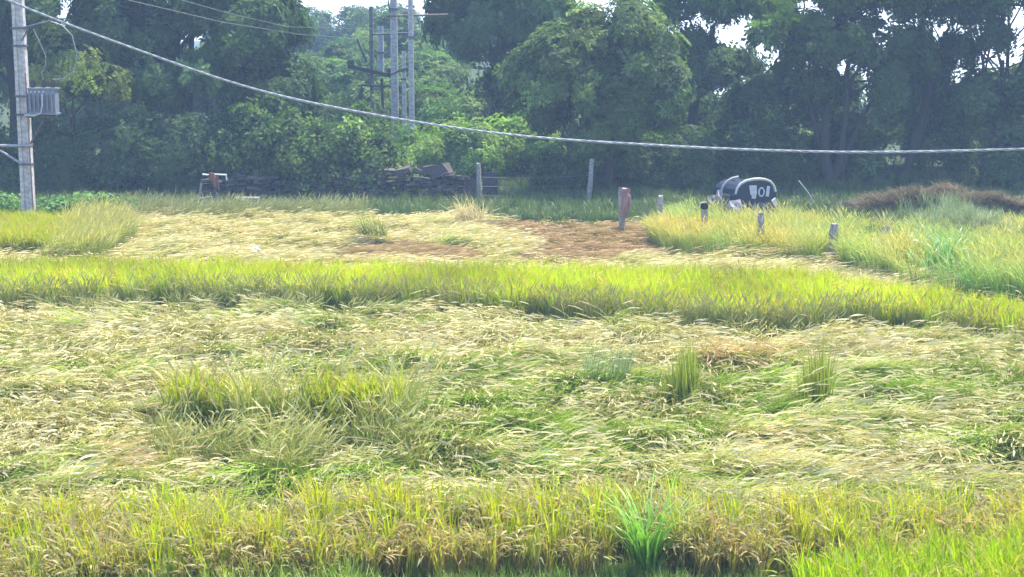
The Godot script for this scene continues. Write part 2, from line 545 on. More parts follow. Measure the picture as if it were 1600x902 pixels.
func trees() -> void:
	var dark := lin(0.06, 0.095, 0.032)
	var mid := lin(0.085, 0.13, 0.038)
		# left group
	tree("tree", "dark tall tree at the picture's edge behind the transformer pole", "tree", Vector2(-19.5, -60), [[0.2, 5.0, 0, 0.3]], [[0, 7.5, 0, 3.4, 3.6, 3, 1700], [-3.2, 5.5, 0, 2.8, 3, 2.6, 900], [2.3, 5.0, 0.6, 2.4, 2.0, 2.4, 800], [0.2, 10.8, 0, 3, 2, 3, 500]], M.neem, dark, mid)
	tree("tree", "yellowish young tree with feathery leaves just past the transformer", "tree", Vector2(-16.3, -57), [[0.1, 3.4, 0, 0.12]], [[0.2, 5.2, 0, 1.1, 1.0, 1.0, 260], [-0.6, 4.0, 0.2, 0.8, 0.8, 0.7, 140], [1.5, 4.2, 0.2, 0.6, 0.4, 0.6, 70]], M.neem, lin(0.14, 0.17, 0.035), lin(0.22, 0.22, 0.04))
	tree("tree", "broad dark tree with twin trunks, second from the transformer pole", "tree", Vector2(-13.2, -60), [[0.3, 6.8, 0, 0.24], [1.2, 6.5, 0.2, 0.2]], [[-1.6, 6.3, 0.4, 2.6, 2.6, 2.6, 1500], [2.0, 6.2, 0.3, 2.6, 2.4, 2.6, 1400], [0, 9.6, 0, 3.6, 2.2, 3, 900], [-0.5, 3.9, 1.2, 2.6, 1.3, 2, 900]], M.neem, dark, mid)
	tree("tree", "dense tree with sunlit edge beside the sky gap", "tree", Vector2(-9.9, -60.5), [[-0.2, 5.0, 0, 0.24]], [[0, 5.2, 0.4, 1.9, 2.2, 2, 1300], [-1.6, 7.0, 0.4, 2.0, 2.4, 2, 900], [0.2, 8.0, 0, 1.2, 1.6, 2, 400], [0.7, 3.2, 1.0, 1.6, 1.2, 1.6, 700]], M.neem, dark, lin(0.11, 0.15, 0.03))
	# under the left trees
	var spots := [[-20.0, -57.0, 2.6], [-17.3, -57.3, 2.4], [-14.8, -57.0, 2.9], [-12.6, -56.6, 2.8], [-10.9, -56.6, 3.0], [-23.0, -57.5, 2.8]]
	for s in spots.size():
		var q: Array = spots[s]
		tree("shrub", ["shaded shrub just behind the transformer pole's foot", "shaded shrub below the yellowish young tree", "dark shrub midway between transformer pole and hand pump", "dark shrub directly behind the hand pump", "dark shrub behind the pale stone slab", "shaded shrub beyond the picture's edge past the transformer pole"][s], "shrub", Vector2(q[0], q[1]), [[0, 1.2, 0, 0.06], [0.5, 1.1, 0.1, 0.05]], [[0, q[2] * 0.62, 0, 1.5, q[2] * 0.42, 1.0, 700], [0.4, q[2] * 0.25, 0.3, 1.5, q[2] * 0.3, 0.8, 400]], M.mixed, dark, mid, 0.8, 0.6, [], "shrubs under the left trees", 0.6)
	var lb := [[-27.0, -72, 5.0], [-22.5, -74, 4.6], [-18.4, -73, 4.4], [-14.6, -75, 4.6], [-11.4, -72, 4.2], [-31.5, -70, 5.5]]
	for s in lb.size():
		var q: Array = lb[s]
		tree("understory_tree", ["low tree behind the pole's outer side", "low tree glimpsed just left of the transformer pole", "low tree glimpsed between transformer pole and yellowish tree", "low tree glimpsed under the broad dark tree", "low tree glimpsed under the tree with sunlit edge", "low tree outside the view on the pole's side"][s], "tree", Vector2(q[0], q[1]), [[0, 2.0, 0, 0.1]], [[0, q[2] * 0.6, 0, 2.4, q[2] * 0.42, 1.6, 800], [0.4, q[2] * 0.3, 0.4, 2.4, q[2] * 0.3, 1.4, 500]], M.neem, mid, lin(0.12, 0.17, 0.035), 1.0, 0.7, [], "low trees behind the left ones", 0.5)
	# hedge of creeper that slopes down to the wall
	var hedge := [[-9.3, -55.7, 3.3], [-7.7, -55.5, 3.1], [-6.2, -55.5, 2.8], [-4.9, -55.7, 2.25], [-8.4, -57.5, 3.6], [-5.6, -57.6, 3.0]]
	for s in hedge.size():
		var q: Array = hedge[s]
		tree("creeper_bush", ["tall creeper covered bush beside the pale stone slab", "creeper covered bush in the middle of the hedge", "creeper covered bush on the falling slope of the hedge", "lowest creeper covered bush where the stone wall comes out", "rear creeper bush with bright leaves on its top", "rear creeper bush below the leaning stay pole"][s], "bush", Vector2(q[0], q[1]), [[0, 1.5, 0, 0.06]], [[0, q[2] * 0.6, 0, 1.15, q[2] * 0.42, 1.0, 560], [0.2, q[2] * 0.3, 0.25, 1.2, q[2] * 0.3, 0.7, 320]], M.broad, lin(0.065, 0.10, 0.03), lin(0.14, 0.19, 0.045), 0.75, 0.45, [], "creeper bushes of the hedge", 0.75)
	# sunlit shrubs behind the wall
	var bright := [[-3.6, -59.6, 1.7], [-2.4, -60.0, 1.9], [-1.2, -59.8, 1.8], [0.0, -60.2, 2.0], [1.2, -60.0, 1.7], [-2.9, -62.5, 2.3], [0.8, -63.0, 2.4]]
	for s in bright.size():
		var q: Array = bright[s]
		tree("leafy_shrub", ["bright green shrub right of the hedge behind the stone wall", "bright green shrub behind the middle of the rubble wall top", "bright green shrub behind the upright slab of the wall", "bright green shrub behind the wall pillar", "bright green shrub next to the drooping tree", "taller pale shrub behind the first bright shrubs", "taller pale shrub touching the drooping tree's leaves"][s], "shrub", Vector2(q[0], q[1]), [[0, 0.9, 0, 0.04]], [[0, q[2] * 0.55, 0, 0.95, q[2] * 0.48, 0.8, 420]], [M.mixed[1], M.mixed[0]], lin(0.19, 0.28, 0.055), lin(0.28, 0.37, 0.07), 0.75, 0.5, [], "sunlit shrubs behind the wall", 0.7)
	# the slope behind
	var slope := [[-9.0, -76, 3.6, 2.6], [-6.4, -73, 3.0, 2.2], [-4.2, -80, 3.2, 2.2], [-3.2, -71, 2.4, 1.7], [-1.0, -72, 2.6, 1.8], [-8.4, -92, 4.5, 3.2], [-4.8, -95, 4.2, 3.0]]
	for s in slope.size():
		var q: Array = slope[s]
		tree("small_tree", ["round pale green tree on the slope beside the dark left trees", "small tree on the slope behind the crossarm pole", "small bushy tree behind the two slim poles", "low bushy tree above the bright shrubs", "low tree half hidden by the drooping tree", "farther round tree under the sky gap", "farther bushy tree between the poles"][s], "tree", Vector2(q[0], q[1]), [[0, q[2] * 0.5, 0, 0.1]], [[0, q[2] * 0.62, 0, q[3], q[2] * 0.4, q[3], 800], [-0.8, q[2] * 0.35, 0.4, q[3], q[2] * 0.3, q[3], 400]], M.neem, lin(0.09, 0.15, 0.04), lin(0.19, 0.25, 0.05), 0.95, 0.8, [], "trees on the far slope")
	var far := [[-15.5, -120, 4.2], [-11.6, -118, 4.9], [-8.6, -122, 4.6], [-4.6, -120, 4.2], [1.0, -118, 5.0], [-20.5, -116, 5.0]]
	for s in far.size():
		var q: Array = far[s]
		tree("far_tree", ["hazy far tree hidden mostly by the left trees", "hazy far tree whose top stands under the white sky gap", "hazy far tree right behind the crossarm pole", "hazy far tree behind the slim pole tops", "hazy far tree behind the big drooping tree", "hazy far tree behind the broad dark trees"][s], "tree", Vector2(q[0], q[1]), [[0, 3.0, 0, 0.2]], [[0, q[2] * 0.6, 0, 2.2, q[2] * 0.4, 2.2, 800], [1.2, q[2] * 0.3, 0, 2.6, 1.5, 2.2, 500]], M.neem, lin(0.07, 0.11, 0.04), lin(0.11, 0.16, 0.04), 1.2, 1.0, [], "hazy trees on the horizon")
	# middle and right
	tree("tree", "large bluish green tree behind the drooping one, beside the slim poles", "tree", Vector2(-0.6, -66), [[0, 4.5, 0, 0.28]], [[-0.6, 6.0, 0, 2.7, 2.5, 2.4, 1500], [1.6, 6.0, 0.4, 2.4, 2.6, 2.2, 1100], [1.6, 9.0, 0, 2.2, 2.0, 2.4, 700], [0.6, 3.6, 1.0, 2.0, 1.0, 1.6, 500]], M.neem, mid, lin(0.09, 0.13, 0.04))
	tree("drooping_tree", "big round drooping tree with feathery leaves in the middle", "tree", Vector2(3.6, -57), [[0.1, 3.6, -0.2, 0.24], [-0.9, 3.2, 0.2, 0.14]], [[0.2, 5.2, 0.4, 2.3, 2.1, 2.0, 1900], [-1.9, 4.3, 0.7, 1.5, 1.8, 1.3, 900], [1.4, 3.9, 0.9, 1.3, 1.5, 1.2, 700], [0, 3.6, 1.4, 1.2, 1.2, 0.8, 500], [-0.5, 2.5, 1.2, 0.9, 0.6, 0.7, 170]], M.neem, lin(0.085, 0.125, 0.035), lin(0.15, 0.19, 0.04), 0.85, 0.6, [], "", 0.6)
	tree("tree", "dark tree filling the gap right of the drooping tree", "tree", Vector2(7.8, -64), [[0.1, 5.5, 0, 0.24]], [[-0.9, 6.8, 0, 2.0, 2.6, 2, 1000], [0.2, 4.0, 0.8, 2.0, 1.6, 1.6, 800], [-0.4, 9.6, 0, 2.8, 1.6, 2.4, 700]], M.neem, dark, mid)
	tree("tree", "many stemmed dark tree with forking trunk behind the rickshaw", "tree", Vector2(12.3, -58.5), [[-0.5, 4.8, 0, 0.24], [0.5, 5.3, 0.2, 0.16], [1.9, 4.6, -0.3, 0.12], [-1.6, 4.6, 0.3, 0.12]], [[-2.6, 3.2, -0.9, 1.5, 0.9, 1.2, 420], [-0.4, 5.6, 0.4, 1.7, 1.2, 1.6, 560], [2.0, 3.8, 0.2, 1.5, 0.9, 1.4, 380], [0.2, 7.7, 0, 3.0, 1.4, 2.4, 760], [0.2, 3.4, -1.4, 2.0, 0.8, 1.2, 330], [-2.2, 7.0, 0, 1.6, 1.2, 1.6, 350], [-1.5, 5.0, 0, 3.0, 1.6, 1.6, 420], [2.0, 5.4, 0, 1.8, 1.4, 1.4, 260]], M.neem, dark, lin(0.09, 0.13, 0.03), 1.0, 0.55, [], "", 0.4)
	tree("tree", "slanting trunk tree behind the brown brush heap", "tree", Vector2(15.2, -59.5), [[0.8, 3.0, 0, 0.2], [1.2, 4.8, 0.2, 0.12]], [[0.3, 4.6, -0.3, 1.9, 1.0, 1.4, 560], [2.0, 7.6, 0, 1.5, 1.0, 1.6, 380], [0.0, 7.8, 0, 2.2, 1.2, 2, 520], [1.6, 3.2, -1.2, 1.8, 0.8, 1.2, 420], [1.4, 5.6, 0, 2.2, 1.6, 1.6, 360]], M.neem, dark, lin(0.09, 0.13, 0.03), 1.0, 0.55, [], "", 0.4)
	tree("tree", "open crowned tree with arching bare limb at the picture's edge", "tree", Vector2(19.2, -59), [[-0.4, 4.6, 0, 0.2], [-1.8, 5.8, 0.3, 0.1]], [[0.9, 4.2, 0.4, 1.8, 1.0, 1.6, 560], [-0.6, 7.8, 0, 2.0, 1.2, 1.8, 520], [1.6, 6.4, 0.2, 1.6, 1.6, 1.6, 520], [-1.0, 3.2, 0.8, 2.0, 0.8, 1.5, 420], [-1.0, 5.8, 0, 2.4, 1.5, 1.6, 460]], M.neem, dark, mid, 1.0, 0.55, [], "", 0.4)
	tree("tree", "dark tree outside the view past the open crowned tree", "tree", Vector2(23.5, -60), [[0, 5, 0, 0.24]], [[0, 6.5, 0, 3, 3.4, 2.6, 1300]], M.neem, dark, mid)
	# trees and undergrowth that fill the shade on the right
	var rows := [[5.0, -66, 3.4], [8.6, -70, 3.0], [11.4, -68, 3.3], [14.2, -70, 3.6], [17.2, -67, 3.3], [20.4, -66, 3.6], [23.4, -67, 4.0]]
	for s in rows.size():
		var q: Array = rows[s]
		tree("understory_tree", ["low tree in the shade behind the drooping tree", "low tree in the shade behind the dark gap tree", "low tree behind the many stemmed trunk", "low tree seen between the forked and the slanting trunks", "low tree behind the slanting trunk", "low tree behind the open crowned tree", "low tree outside the view at the end of the row"][s], "tree", Vector2(q[0], q[1]), [[0, 2.0, 0, 0.1]], [[0, q[2] * 0.62, 0, 2.0, q[2] * 0.4, 1.6, 700], [0.4, q[2] * 0.3, 0.4, 2.0, q[2] * 0.3, 1.4, 450]], M.neem, mid, lin(0.12, 0.17, 0.035), 0.95, 0.7, [], "low trees behind the big ones")
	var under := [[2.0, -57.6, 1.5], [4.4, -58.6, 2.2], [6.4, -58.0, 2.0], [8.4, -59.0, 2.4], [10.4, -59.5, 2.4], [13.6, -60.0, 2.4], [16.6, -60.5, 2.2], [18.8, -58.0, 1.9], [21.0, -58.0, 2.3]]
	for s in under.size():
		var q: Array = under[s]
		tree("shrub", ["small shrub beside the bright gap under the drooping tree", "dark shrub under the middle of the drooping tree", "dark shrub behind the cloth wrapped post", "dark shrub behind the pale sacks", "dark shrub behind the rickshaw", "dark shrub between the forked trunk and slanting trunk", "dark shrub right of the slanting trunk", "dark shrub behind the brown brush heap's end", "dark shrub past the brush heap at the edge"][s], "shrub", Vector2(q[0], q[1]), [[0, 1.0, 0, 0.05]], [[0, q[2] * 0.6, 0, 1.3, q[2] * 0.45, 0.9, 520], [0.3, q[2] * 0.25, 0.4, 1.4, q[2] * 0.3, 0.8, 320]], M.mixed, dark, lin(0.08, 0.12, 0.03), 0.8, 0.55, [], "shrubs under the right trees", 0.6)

func rough_post(h: float, w: float, col: Color, levels := 5) -> ArrayMesh:
	var mb := MB.new()
	var prev := []
	for i in levels + 1:
		var ring := []
		for k in 6:
			var a := TAU * (k + 0.5) / 6.0
			var r := w * 0.55 * rf(0.86, 1.1) * (0.8 if i == levels else 1.0)
			ring.append(Vector3(cos(a) * r, h * i / levels + rf(-0.02, 0.02), sin(a) * r * 0.8))
		if i > 0:
			for k in 6:
				var f := col * rf(0.85, 1.12)
				mb.quad(prev[k], prev[(k + 1) % 6], ring[(k + 1) % 6], ring[k], f)
		prev = ring
	for k in range(1, 5):
		mb.tri(prev[0], prev[k], prev[k + 1], col, col, col)
	return mb.mesh()

func wire(called: String, label: String, category: String, pts: Array, r: float, col: Color, group := "") -> void:
	var mb := MB.new()
	var rs := []
	for p in pts: rs.append(r)
	mb.tube(pts, rs, 5, col)
	tag(obj(called, mb.mesh(), M.metal), label, category, group)

func sagging(a: Vector3, b: Vector3, sag: float, k := 12) -> Array:
	var p := []
	for i in k + 1:
		var t := float(i) / k
		p.append(a.lerp(b, t) - Vector3.UP * sag * 4.0 * t * (1.0 - t))
	return p

func wall_and_posts() -> void:
	# dry stone wall, one stone at a time
	var t := thing("stone_wall", "low dry stone wall of dark rubble under the creeper hedge", "wall", Vector3(-6.6, 0, -54.7))
	var stones := []
	for i in 8:
		var mb := MB.new()
		var g := rf(0.09, 0.2)
		mb.box(Vector3.ZERO, Vector3.ONE, lin(g, g * 0.84, g * 0.72), Basis(), 0.2, rng)
		stones.append(mb.mesh())
	for row in 8:
		var x := -4.6 + rf(0, 0.2)
		while x < 4.75:
			var w := rf(0.18, 0.52)
			var top := 0.86 + 0.1 * sin(x * 1.7) + 0.06 * sin(x * 5.1) + 0.06 * maxf(x, 0.0) * 0.5 - maxf(0, x - 4.2) * 0.3
			var hh := top / 8.0
			var o := obj("stone", stones[rng.randi() % 8], M.stone, t)
			o.position = Vector3(x + w * 0.5, hh * (row + 0.5) + rf(-0.02, 0.02), rf(-0.06, 0.06))
			o.scale = Vector3(w * rf(0.86, 1.0), hh * rf(0.72, 1.1), rf(0.36, 0.62))
			o.rotation = Vector3(rf(-0.12, 0.12), rf(-0.25, 0.25), rf(-0.14, 0.14))
			x += w
	var tops := [[2.75, 1.12, 0.5, 0.26, 0.2], [3.25, 1.1, 0.35, 0.2, -0.3], [3.62, 1.18, 0.42, 0.3, 0.1], [4.05, 1.14, 0.55, 0.34, 0.45], [4.35, 0.98, 0.5, 0.16, -0.2], [2.2, 1.1, 0.4, 0.22, -0.15], [1.6, 1.12, 0.5, 0.2, 0.1]]
	for q in tops:
		var o := obj("stone", stones[rng.randi() % 8], M.stone, t)
		o.position = Vector3(q[0], q[1], rf(-0.05, 0.05))
		o.scale = Vector3(q[2], q[3], 0.42)
		o.rotation = Vector3(rf(-0.2, 0.2), rf(-0.3, 0.3), q[4])
	# upright slab and block pillar at the end of the wall
	var sb := MB.new()
	sb.box(Vector3(0, 0.42, 0), Vector3(0.46, 0.84, 0.12), lin(0.10, 0.085, 0.08), Basis(Vector3(0, 0, 1), 0.03), 0.05, rng)
	var sl := tag(obj("stone_slab", sb.mesh(), M.stone), "dark upright stone slab closing the end of the rubble wall", "slab")
	sl.position = Vector3(-1.5, 0, -54.6)
	var pl := thing("block_pillar", "dark square pillar of stacked blocks behind the slim granite post", "pillar", Vector3(-0.78, 0, -54.9))
	for i in 4:
		var mb := MB.new()
		mb.box(Vector3(0, 0.13 + 0.265 * i, 0), Vector3(0.52, 0.25, 0.46), lin(0.085, 0.07, 0.07) * rf(0.8, 1.25), Basis(Vector3.UP, rf(-0.05, 0.05)), 0.035, rng)
		obj("block", mb.mesh(), M.stone, pl)
	# granite fence posts: x, z, height, width, lean
	var g := lin(0.46, 0.41, 0.35)
	var posts := [
		[-1.12, -53.2, 1.55, 0.2, 0.02, "slim grey granite post standing in front of the block pillar", 0.85],
		[2.72, -54.2, 1.6, 0.2, -0.1, "leaning granite post in shade under the drooping tree", 0.9],
		[3.35, -46.2, 1.4, 0.22, -0.07, "granite post carrying a faded red cloth", 0.95],
		[4.46, -45.7, 1.2, 0.2, -0.03, "bare granite post between wrapped post and leaning rice", 1.1],
		[5.5, -43.5, 1.2, 0.19, 0.02, "granite post with a dark worn top, half sunk in rice below the sacks", 1.0],
		[6.81, -41.5, 1.2, 0.22, -0.03, "granite post standing in front of the rickshaw", 1.1],
		[8.2, -39.0, 1.2, 0.24, 0.04, "thick round topped granite post in the leaning rice", 1.0]]
	for q in posts:
		var o := tag(obj("granite_post", rough_post(q[2], q[3], g * q[6]), M.stone), q[5], "post", "granite fence posts")
		o.position = Vector3(q[0], -0.03, q[1])
		o.rotation = Vector3(rf(-0.03, 0.03), rf(0, 3), 0)
		o.rotation.z = q[4]
		if q[5].contains("dark worn top"):
			var band := MB.new()
			band.tube([Vector3(0, 1.08, 0), Vector3(0, 1.16, 0), Vector3(0, 1.235, 0)], [0.116, 0.118, 0.095], 8, lin(0.03, 0.028, 0.025))
			obj("dark_top", band.mesh(), M.stone, o)
	# pale boundary boulder
	var bo := MB.new()
	bo.tube([Vector3(0, 0, 0), Vector3(0.01, 0.3, 0), Vector3(0.0, 0.5, 0), Vector3(0.02, 0.6, 0), Vector3(0.03, 0.66, 0)], [0.2, 0.24, 0.22, 0.15, 0.04], 9, lin(0.62, 0.5, 0.44))
	var bb := tag(obj("boulder", bo.mesh(), M.stone), "pale round topped boundary stone beside the weedy mound", "stone")
	bb.position = Vector3(10.4, 0.04, -42.2)
	# faded red cloth tied to the post
	var cl := MB.new()
	var prev := []
	for i in 8:
		var ring := []
		var f := float(i) / 7.0
		for k in 10:
			var a := TAU * k / 10.0
			var r := 0.118 + 0.016 * sin(a * 3.0 + i) + 0.03 * sin(f * PI) + (0.05 * maxf(0, cos(a)) if i > 2 and i < 6 else 0.0)
			ring.append(Vector3(cos(a) * r - 0.005, 0.52 + f * 0.86 + 0.02 * sin(a * 2.0), sin(a) * r))
		if i > 0:
			for k in 10:
				cl.quad(prev[k], prev[(k + 1) % 10], ring[(k + 1) % 10], ring[k], lin(0.36, 0.2, 0.165) * rf(0.8, 1.15) if k % 4 else lin(0.4, 0.24, 0.2))
		prev = ring
	for k in range(1, 9):
		cl.tri(prev[0], prev[k], prev[k + 1], lin(0.42, 0.26, 0.22), lin(0.42, 0.26, 0.22), lin(0.42, 0.26, 0.22))
	var co := tag(obj("cloth", cl.mesh(), M.cloth), "faded red cloth wrapped round the top of a granite post", "cloth")
	co.position = Vector3(3.35, -0.03, -46.2)
	co.rotation.z = -0.07
	# fence wires
	var ends := [Vector3(-1.12, 0, -53.2), Vector3(2.72, 0, -54.2), Vector3(3.35, 0, -46.2), Vector3(4.46, 0, -45.7), Vector3(5.5, 0, -43.5)]
	var wn := ["between the slim post and the leaning post", "", "between the cloth wrapped post and the bare post", "from the bare post into the leaning rice"]
	for i in 4:
		if i == 1: continue
		for k in 3:
			var y := 0.4 + 0.32 * k
			wire("fence_wire", ["lowest", "middle", "topmost"][k] + " rusty fence wire " + wn[i], "wire", sagging(ends[i] + Vector3.UP * y, ends[i + 1] + Vector3.UP * (y - 0.03), 0.06, 8), 0.006, lin(0.2, 0.19, 0.18), "fence wires")

func pole_profile(w: float) -> PackedVector2Array:
	var a := w * 0.5
	var b := w * 0.36
	return PackedVector2Array([Vector2(-a, -b), Vector2(-a * 0.45, -b), Vector2(-a * 0.35, -b * 0.55), Vector2(a * 0.35, -b * 0.55), Vector2(a * 0.45, -b), Vector2(a, -b), Vector2(a, b), Vector2(a * 0.45, b), Vector2(a * 0.35, b * 0.55), Vector2(-a * 0.35, b * 0.55), Vector2(-a * 0.45, b), Vector2(-a, b)])

func bar(p: Vector3, q: Vector3, r: float, col: Color, mat: Material, called: String, parent: Node3D, sides := 6) -> MeshInstance3D:
	var mb := MB.new()
	mb.tube([p, q], [r, r], sides, col)
	return obj(called, mb.mesh(), mat, parent)

func insulator(p: Vector3, s: float, parent: Node3D, called := "insulator") -> void:
	var mb := MB.new()
	mb.tube([p, p + Vector3(0, 0.05, 0) * s, p + Vector3(0, 0.06, 0) * s, p + Vector3(0, 0.1, 0) * s, p + Vector3(0, 0.11, 0) * s, p + Vector3(0, 0.17, 0) * s, p + Vector3(0, 0.2, 0) * s], [0.05 * s, 0.05 * s, 0.085 * s, 0.05 * s, 0.085 * s, 0.045 * s, 0.03 * s], 8, lin(0.05, 0.035, 0.03))
	obj(called, mb.mesh(), M.paint, parent)

func poles() -> void:
	var con := lin(0.50, 0.45, 0.40)
	var steel := lin(0.12, 0.12, 0.13)
	# transformer pole at the left
	var t := thing("utility_pole", "tall grooved concrete pole that carries the transformer", "utility pole", Vector3(-14.75, 0, -46.6))
	var mb := MB.new()
	mb.prism(pole_profile(0.37), -0.1, 8.6, 1.0, 0.86, con)
	obj("shaft", mb.mesh(), M.concrete, t)
	for y in [2.05, 2.62, 3.55, 4.1, 5.6, 6.12]:
		var c2 := MB.new()
		c2.box(Vector3(0, y, 0), Vector3(0.40, 0.06, 0.31), steel)
		obj("clamp", c2.mesh(), M.metal, t)
	bar(Vector3(-1.3, 2.62, 0.17), Vector3(0.25, 2.62, 0.17), 0.045, lin(0.35, 0.33, 0.31), M.metal, "crossarm", t)
	bar(Vector3(-0.95, 2.62, 0.17), Vector3(-0.1, 2.08, 0.17), 0.035, lin(0.35, 0.33, 0.31), M.metal, "brace", t)
	bar(Vector3(0.12, 2.55, 0.1), Vector3(0.62, 3.4, 0.1), 0.03, lin(0.14, 0.11, 0.1), M.metal, "brace", t)
	bar(Vector3(0.1, 3.5, 0.1), Vector3(1.0, 3.5, 0.1), 0.045, lin(0.18, 0.12, 0.09), M.metal, "platform_beam", t)
	bar(Vector3(0.1, 6.12, 0.12), Vector3(1.0, 6.32, 0.12), 0.035, steel, M.metal, "bracket_arm", t)
	bar(Vector3(0.3, 6.1, 0.12), Vector3(0.1, 5.75, 0.12), 0.025, steel, M.metal, "brace", t)
	bar(Vector3(0.19, 0.0, 0.16), Vector3(0.16, 4.8, 0.15), 0.022, lin(0.28, 0.2, 0.16), M.metal, "earth_pipe", t)
	# transformer on its beam
	var tr := thing("transformer", "grey finned transformer tank with three bushings on the concrete pole", "transformer", Vector3(-14.08, 3.555, -46.45))
	var tank := MB.new()
	tank.box(Vector3(0, 0.40, 0), Vector3(0.80, 0.72, 0.42), lin(0.17, 0.18, 0.20))
	obj("tank", tank.mesh(), M.paint, tr)
	var lid := MB.new()
	lid.box(Vector3(0, 0.785, 0), Vector3(0.88, 0.045, 0.5), lin(0.22, 0.23, 0.25))
	obj("lid", lid.mesh(), M.paint, tr)
	var rim := MB.new()
	rim.box(Vector3(0, 0.03, 0), Vector3(0.86, 0.05, 0.48), lin(0.2, 0.21, 0.23))
	obj("base_rail", rim.mesh(), M.paint, tr)
	for i in 6:
		var fn := MB.new()
		fn.box(Vector3(-0.32 + 0.128 * i, 0.36, 0.255), Vector3(0.03, 0.5, 0.09), lin(0.18, 0.19, 0.21))
		obj("fin", fn.mesh(), M.paint, tr)
	for i in 4:
		var st := MB.new()
		st.box(Vector3(-0.30 + 0.12 * i, 0.69, 0.215), Vector3(0.05, 0.05, 0.03), lin(0.45, 0.45, 0.45))
		obj("terminal", st.mesh(), M.paint, tr)
	for x in [-0.3, 0.02, 0.3]:
		insulator(Vector3(x, 0.8, 0.0), 1.2, tr, "bushing")
	var pipe := MB.new()
	pipe.tube([Vector3(0.06, 0.62, 0.34), Vector3(0.06, 0.3, 0.36), Vector3(0.0, 0.06, 0.36), Vector3(-0.2, -0.02, 0.34), Vector3(-0.5, 0.0, 0.3)], [0.025, 0.025, 0.025, 0.025, 0.025], 6, lin(0.4, 0.4, 0.4))
	obj("cable_pipe", pipe.mesh(), M.paint, tr)
	wire("jumper_cable", "pale jumper cable looping from a bushing up to the bracket arm", "cable", [Vector3(-13.78, 4.6, -46.45), Vector3(-13.45, 4.62, -46.4), Vector3(-13.12, 4.85, -46.4), Vector3(-13.0, 5.3, -46.4), Vector3(-13.12, 5.9, -46.4), Vector3(-13.4, 6.2, -46.4), Vector3(-13.78, 6.32, -46.48)], 0.02, lin(0.3, 0.32, 0.33))
	wire("jumper_cable", "short jumper cable rising from the middle bushing", "cable", [Vector3(-14.06, 4.6, -46.45), Vector3(-14.1, 4.8, -46.45), Vector3(-13.98, 5.0, -46.45), Vector3(-13.95, 5.3, -46.45), Vector3(-14.3, 6.1, -46.5)], 0.014, lin(0.25, 0.27, 0.28))
	# bundled cable: three strands twisted
	var keys := [Vector3(-20, 11.6, -26), Vector3(-12.6, 8.7, -23.8), Vector3(-8.9, 7.16, -23), Vector3(-7.33, 6.46, -22.7), Vector3(-5.51, 5.8, -22.3), Vector3(-3.62, 5.2, -21.9), Vector3(-1.78, 4.84, -21.5), Vector3(0, 4.61, -21.1), Vector3(1.72, 4.51, -20.7), Vector3(3.38, 4.46, -20.3), Vector3(4.79, 4.46, -20), Vector3(6.52, 4.53, -19.6), Vector3(7.63, 4.6, -19.3), Vector3(12, 5.1, -18.3), Vector3(18, 6.3, -17)]
	var cv := Curve3D.new()
	for i in keys.size():
		var d: Vector3 = (keys[mini(i + 1, keys.size() - 1)] - keys[maxi(i - 1, 0)]) / 6.0
		cv.add_point(keys[i], -d, d)
	var cable := thing("overhead_cable", "thick twisted overhead cable sagging across the whole view", "cable")
	var length := cv.get_baked_length()
	for s in 3:
		var pts := []
		var rs := []
		var n := int(length / 0.07)
		for i in n + 1:
			var at := cv.sample_baked(length * i / n, true)
			var a := TAU * (length * i / n / 0.42 + s / 3.0)
			pts.append(at + Vector3(0, cos(a), sin(a)) * 0.0105)
			rs.append(0.0095)
		var m2 := MB.new()
		m2.tube(pts, rs, 5, lin(0.4, 0.4, 0.39) if s == 0 else lin(0.34, 0.35, 0.35))
		obj("strand", m2.mesh(), M.concrete, cable)
	# group of poles in the clearing: x, z, height, width
	var grey := lin(0.42, 0.40, 0.38)
	var list := [
		[-4.78, -63.0, 9.0, 0.37, "thickest and tallest concrete pole of the group in the clearing"],
		[-4.33, -62.0, 5.35, 0.22, "short pale pole close beside the thickest pole"],
		[-3.9, -60.0, 7.6, 0.27, "slim tall pole nearest the drooping tree"],
		[-6.15, -68.0, 7.2, 0.24, "dark crossarm pole with leaning stay"],
		[-6.35, -75.0, 6.4, 0.4, "dim grey pole just behind the crossarm pole"]]
	for q in list:
		var y := ground_y(q[0], q[1])
		var o := thing("concrete_pole", q[4], "utility pole", Vector3(q[0], y - 0.1, q[1]), 0.0, "poles in the clearing")
		var pm := MB.new()
		pm.prism(pole_profile(q[3] * 0.82), 0.0, q[2] - y, 1.0, 0.85, grey * (0.45 if q[1] == -68.0 else 1.0))
		obj("shaft", pm.mesh(), M.concrete, o)
		var cl := MB.new()
		cl.box(Vector3(0, (q[2] - y) * 0.76, 0), Vector3(q[3] * 1.05, 0.07, q[3] * 0.9), steel)
		obj("clamp", cl.mesh(), M.metal, o)
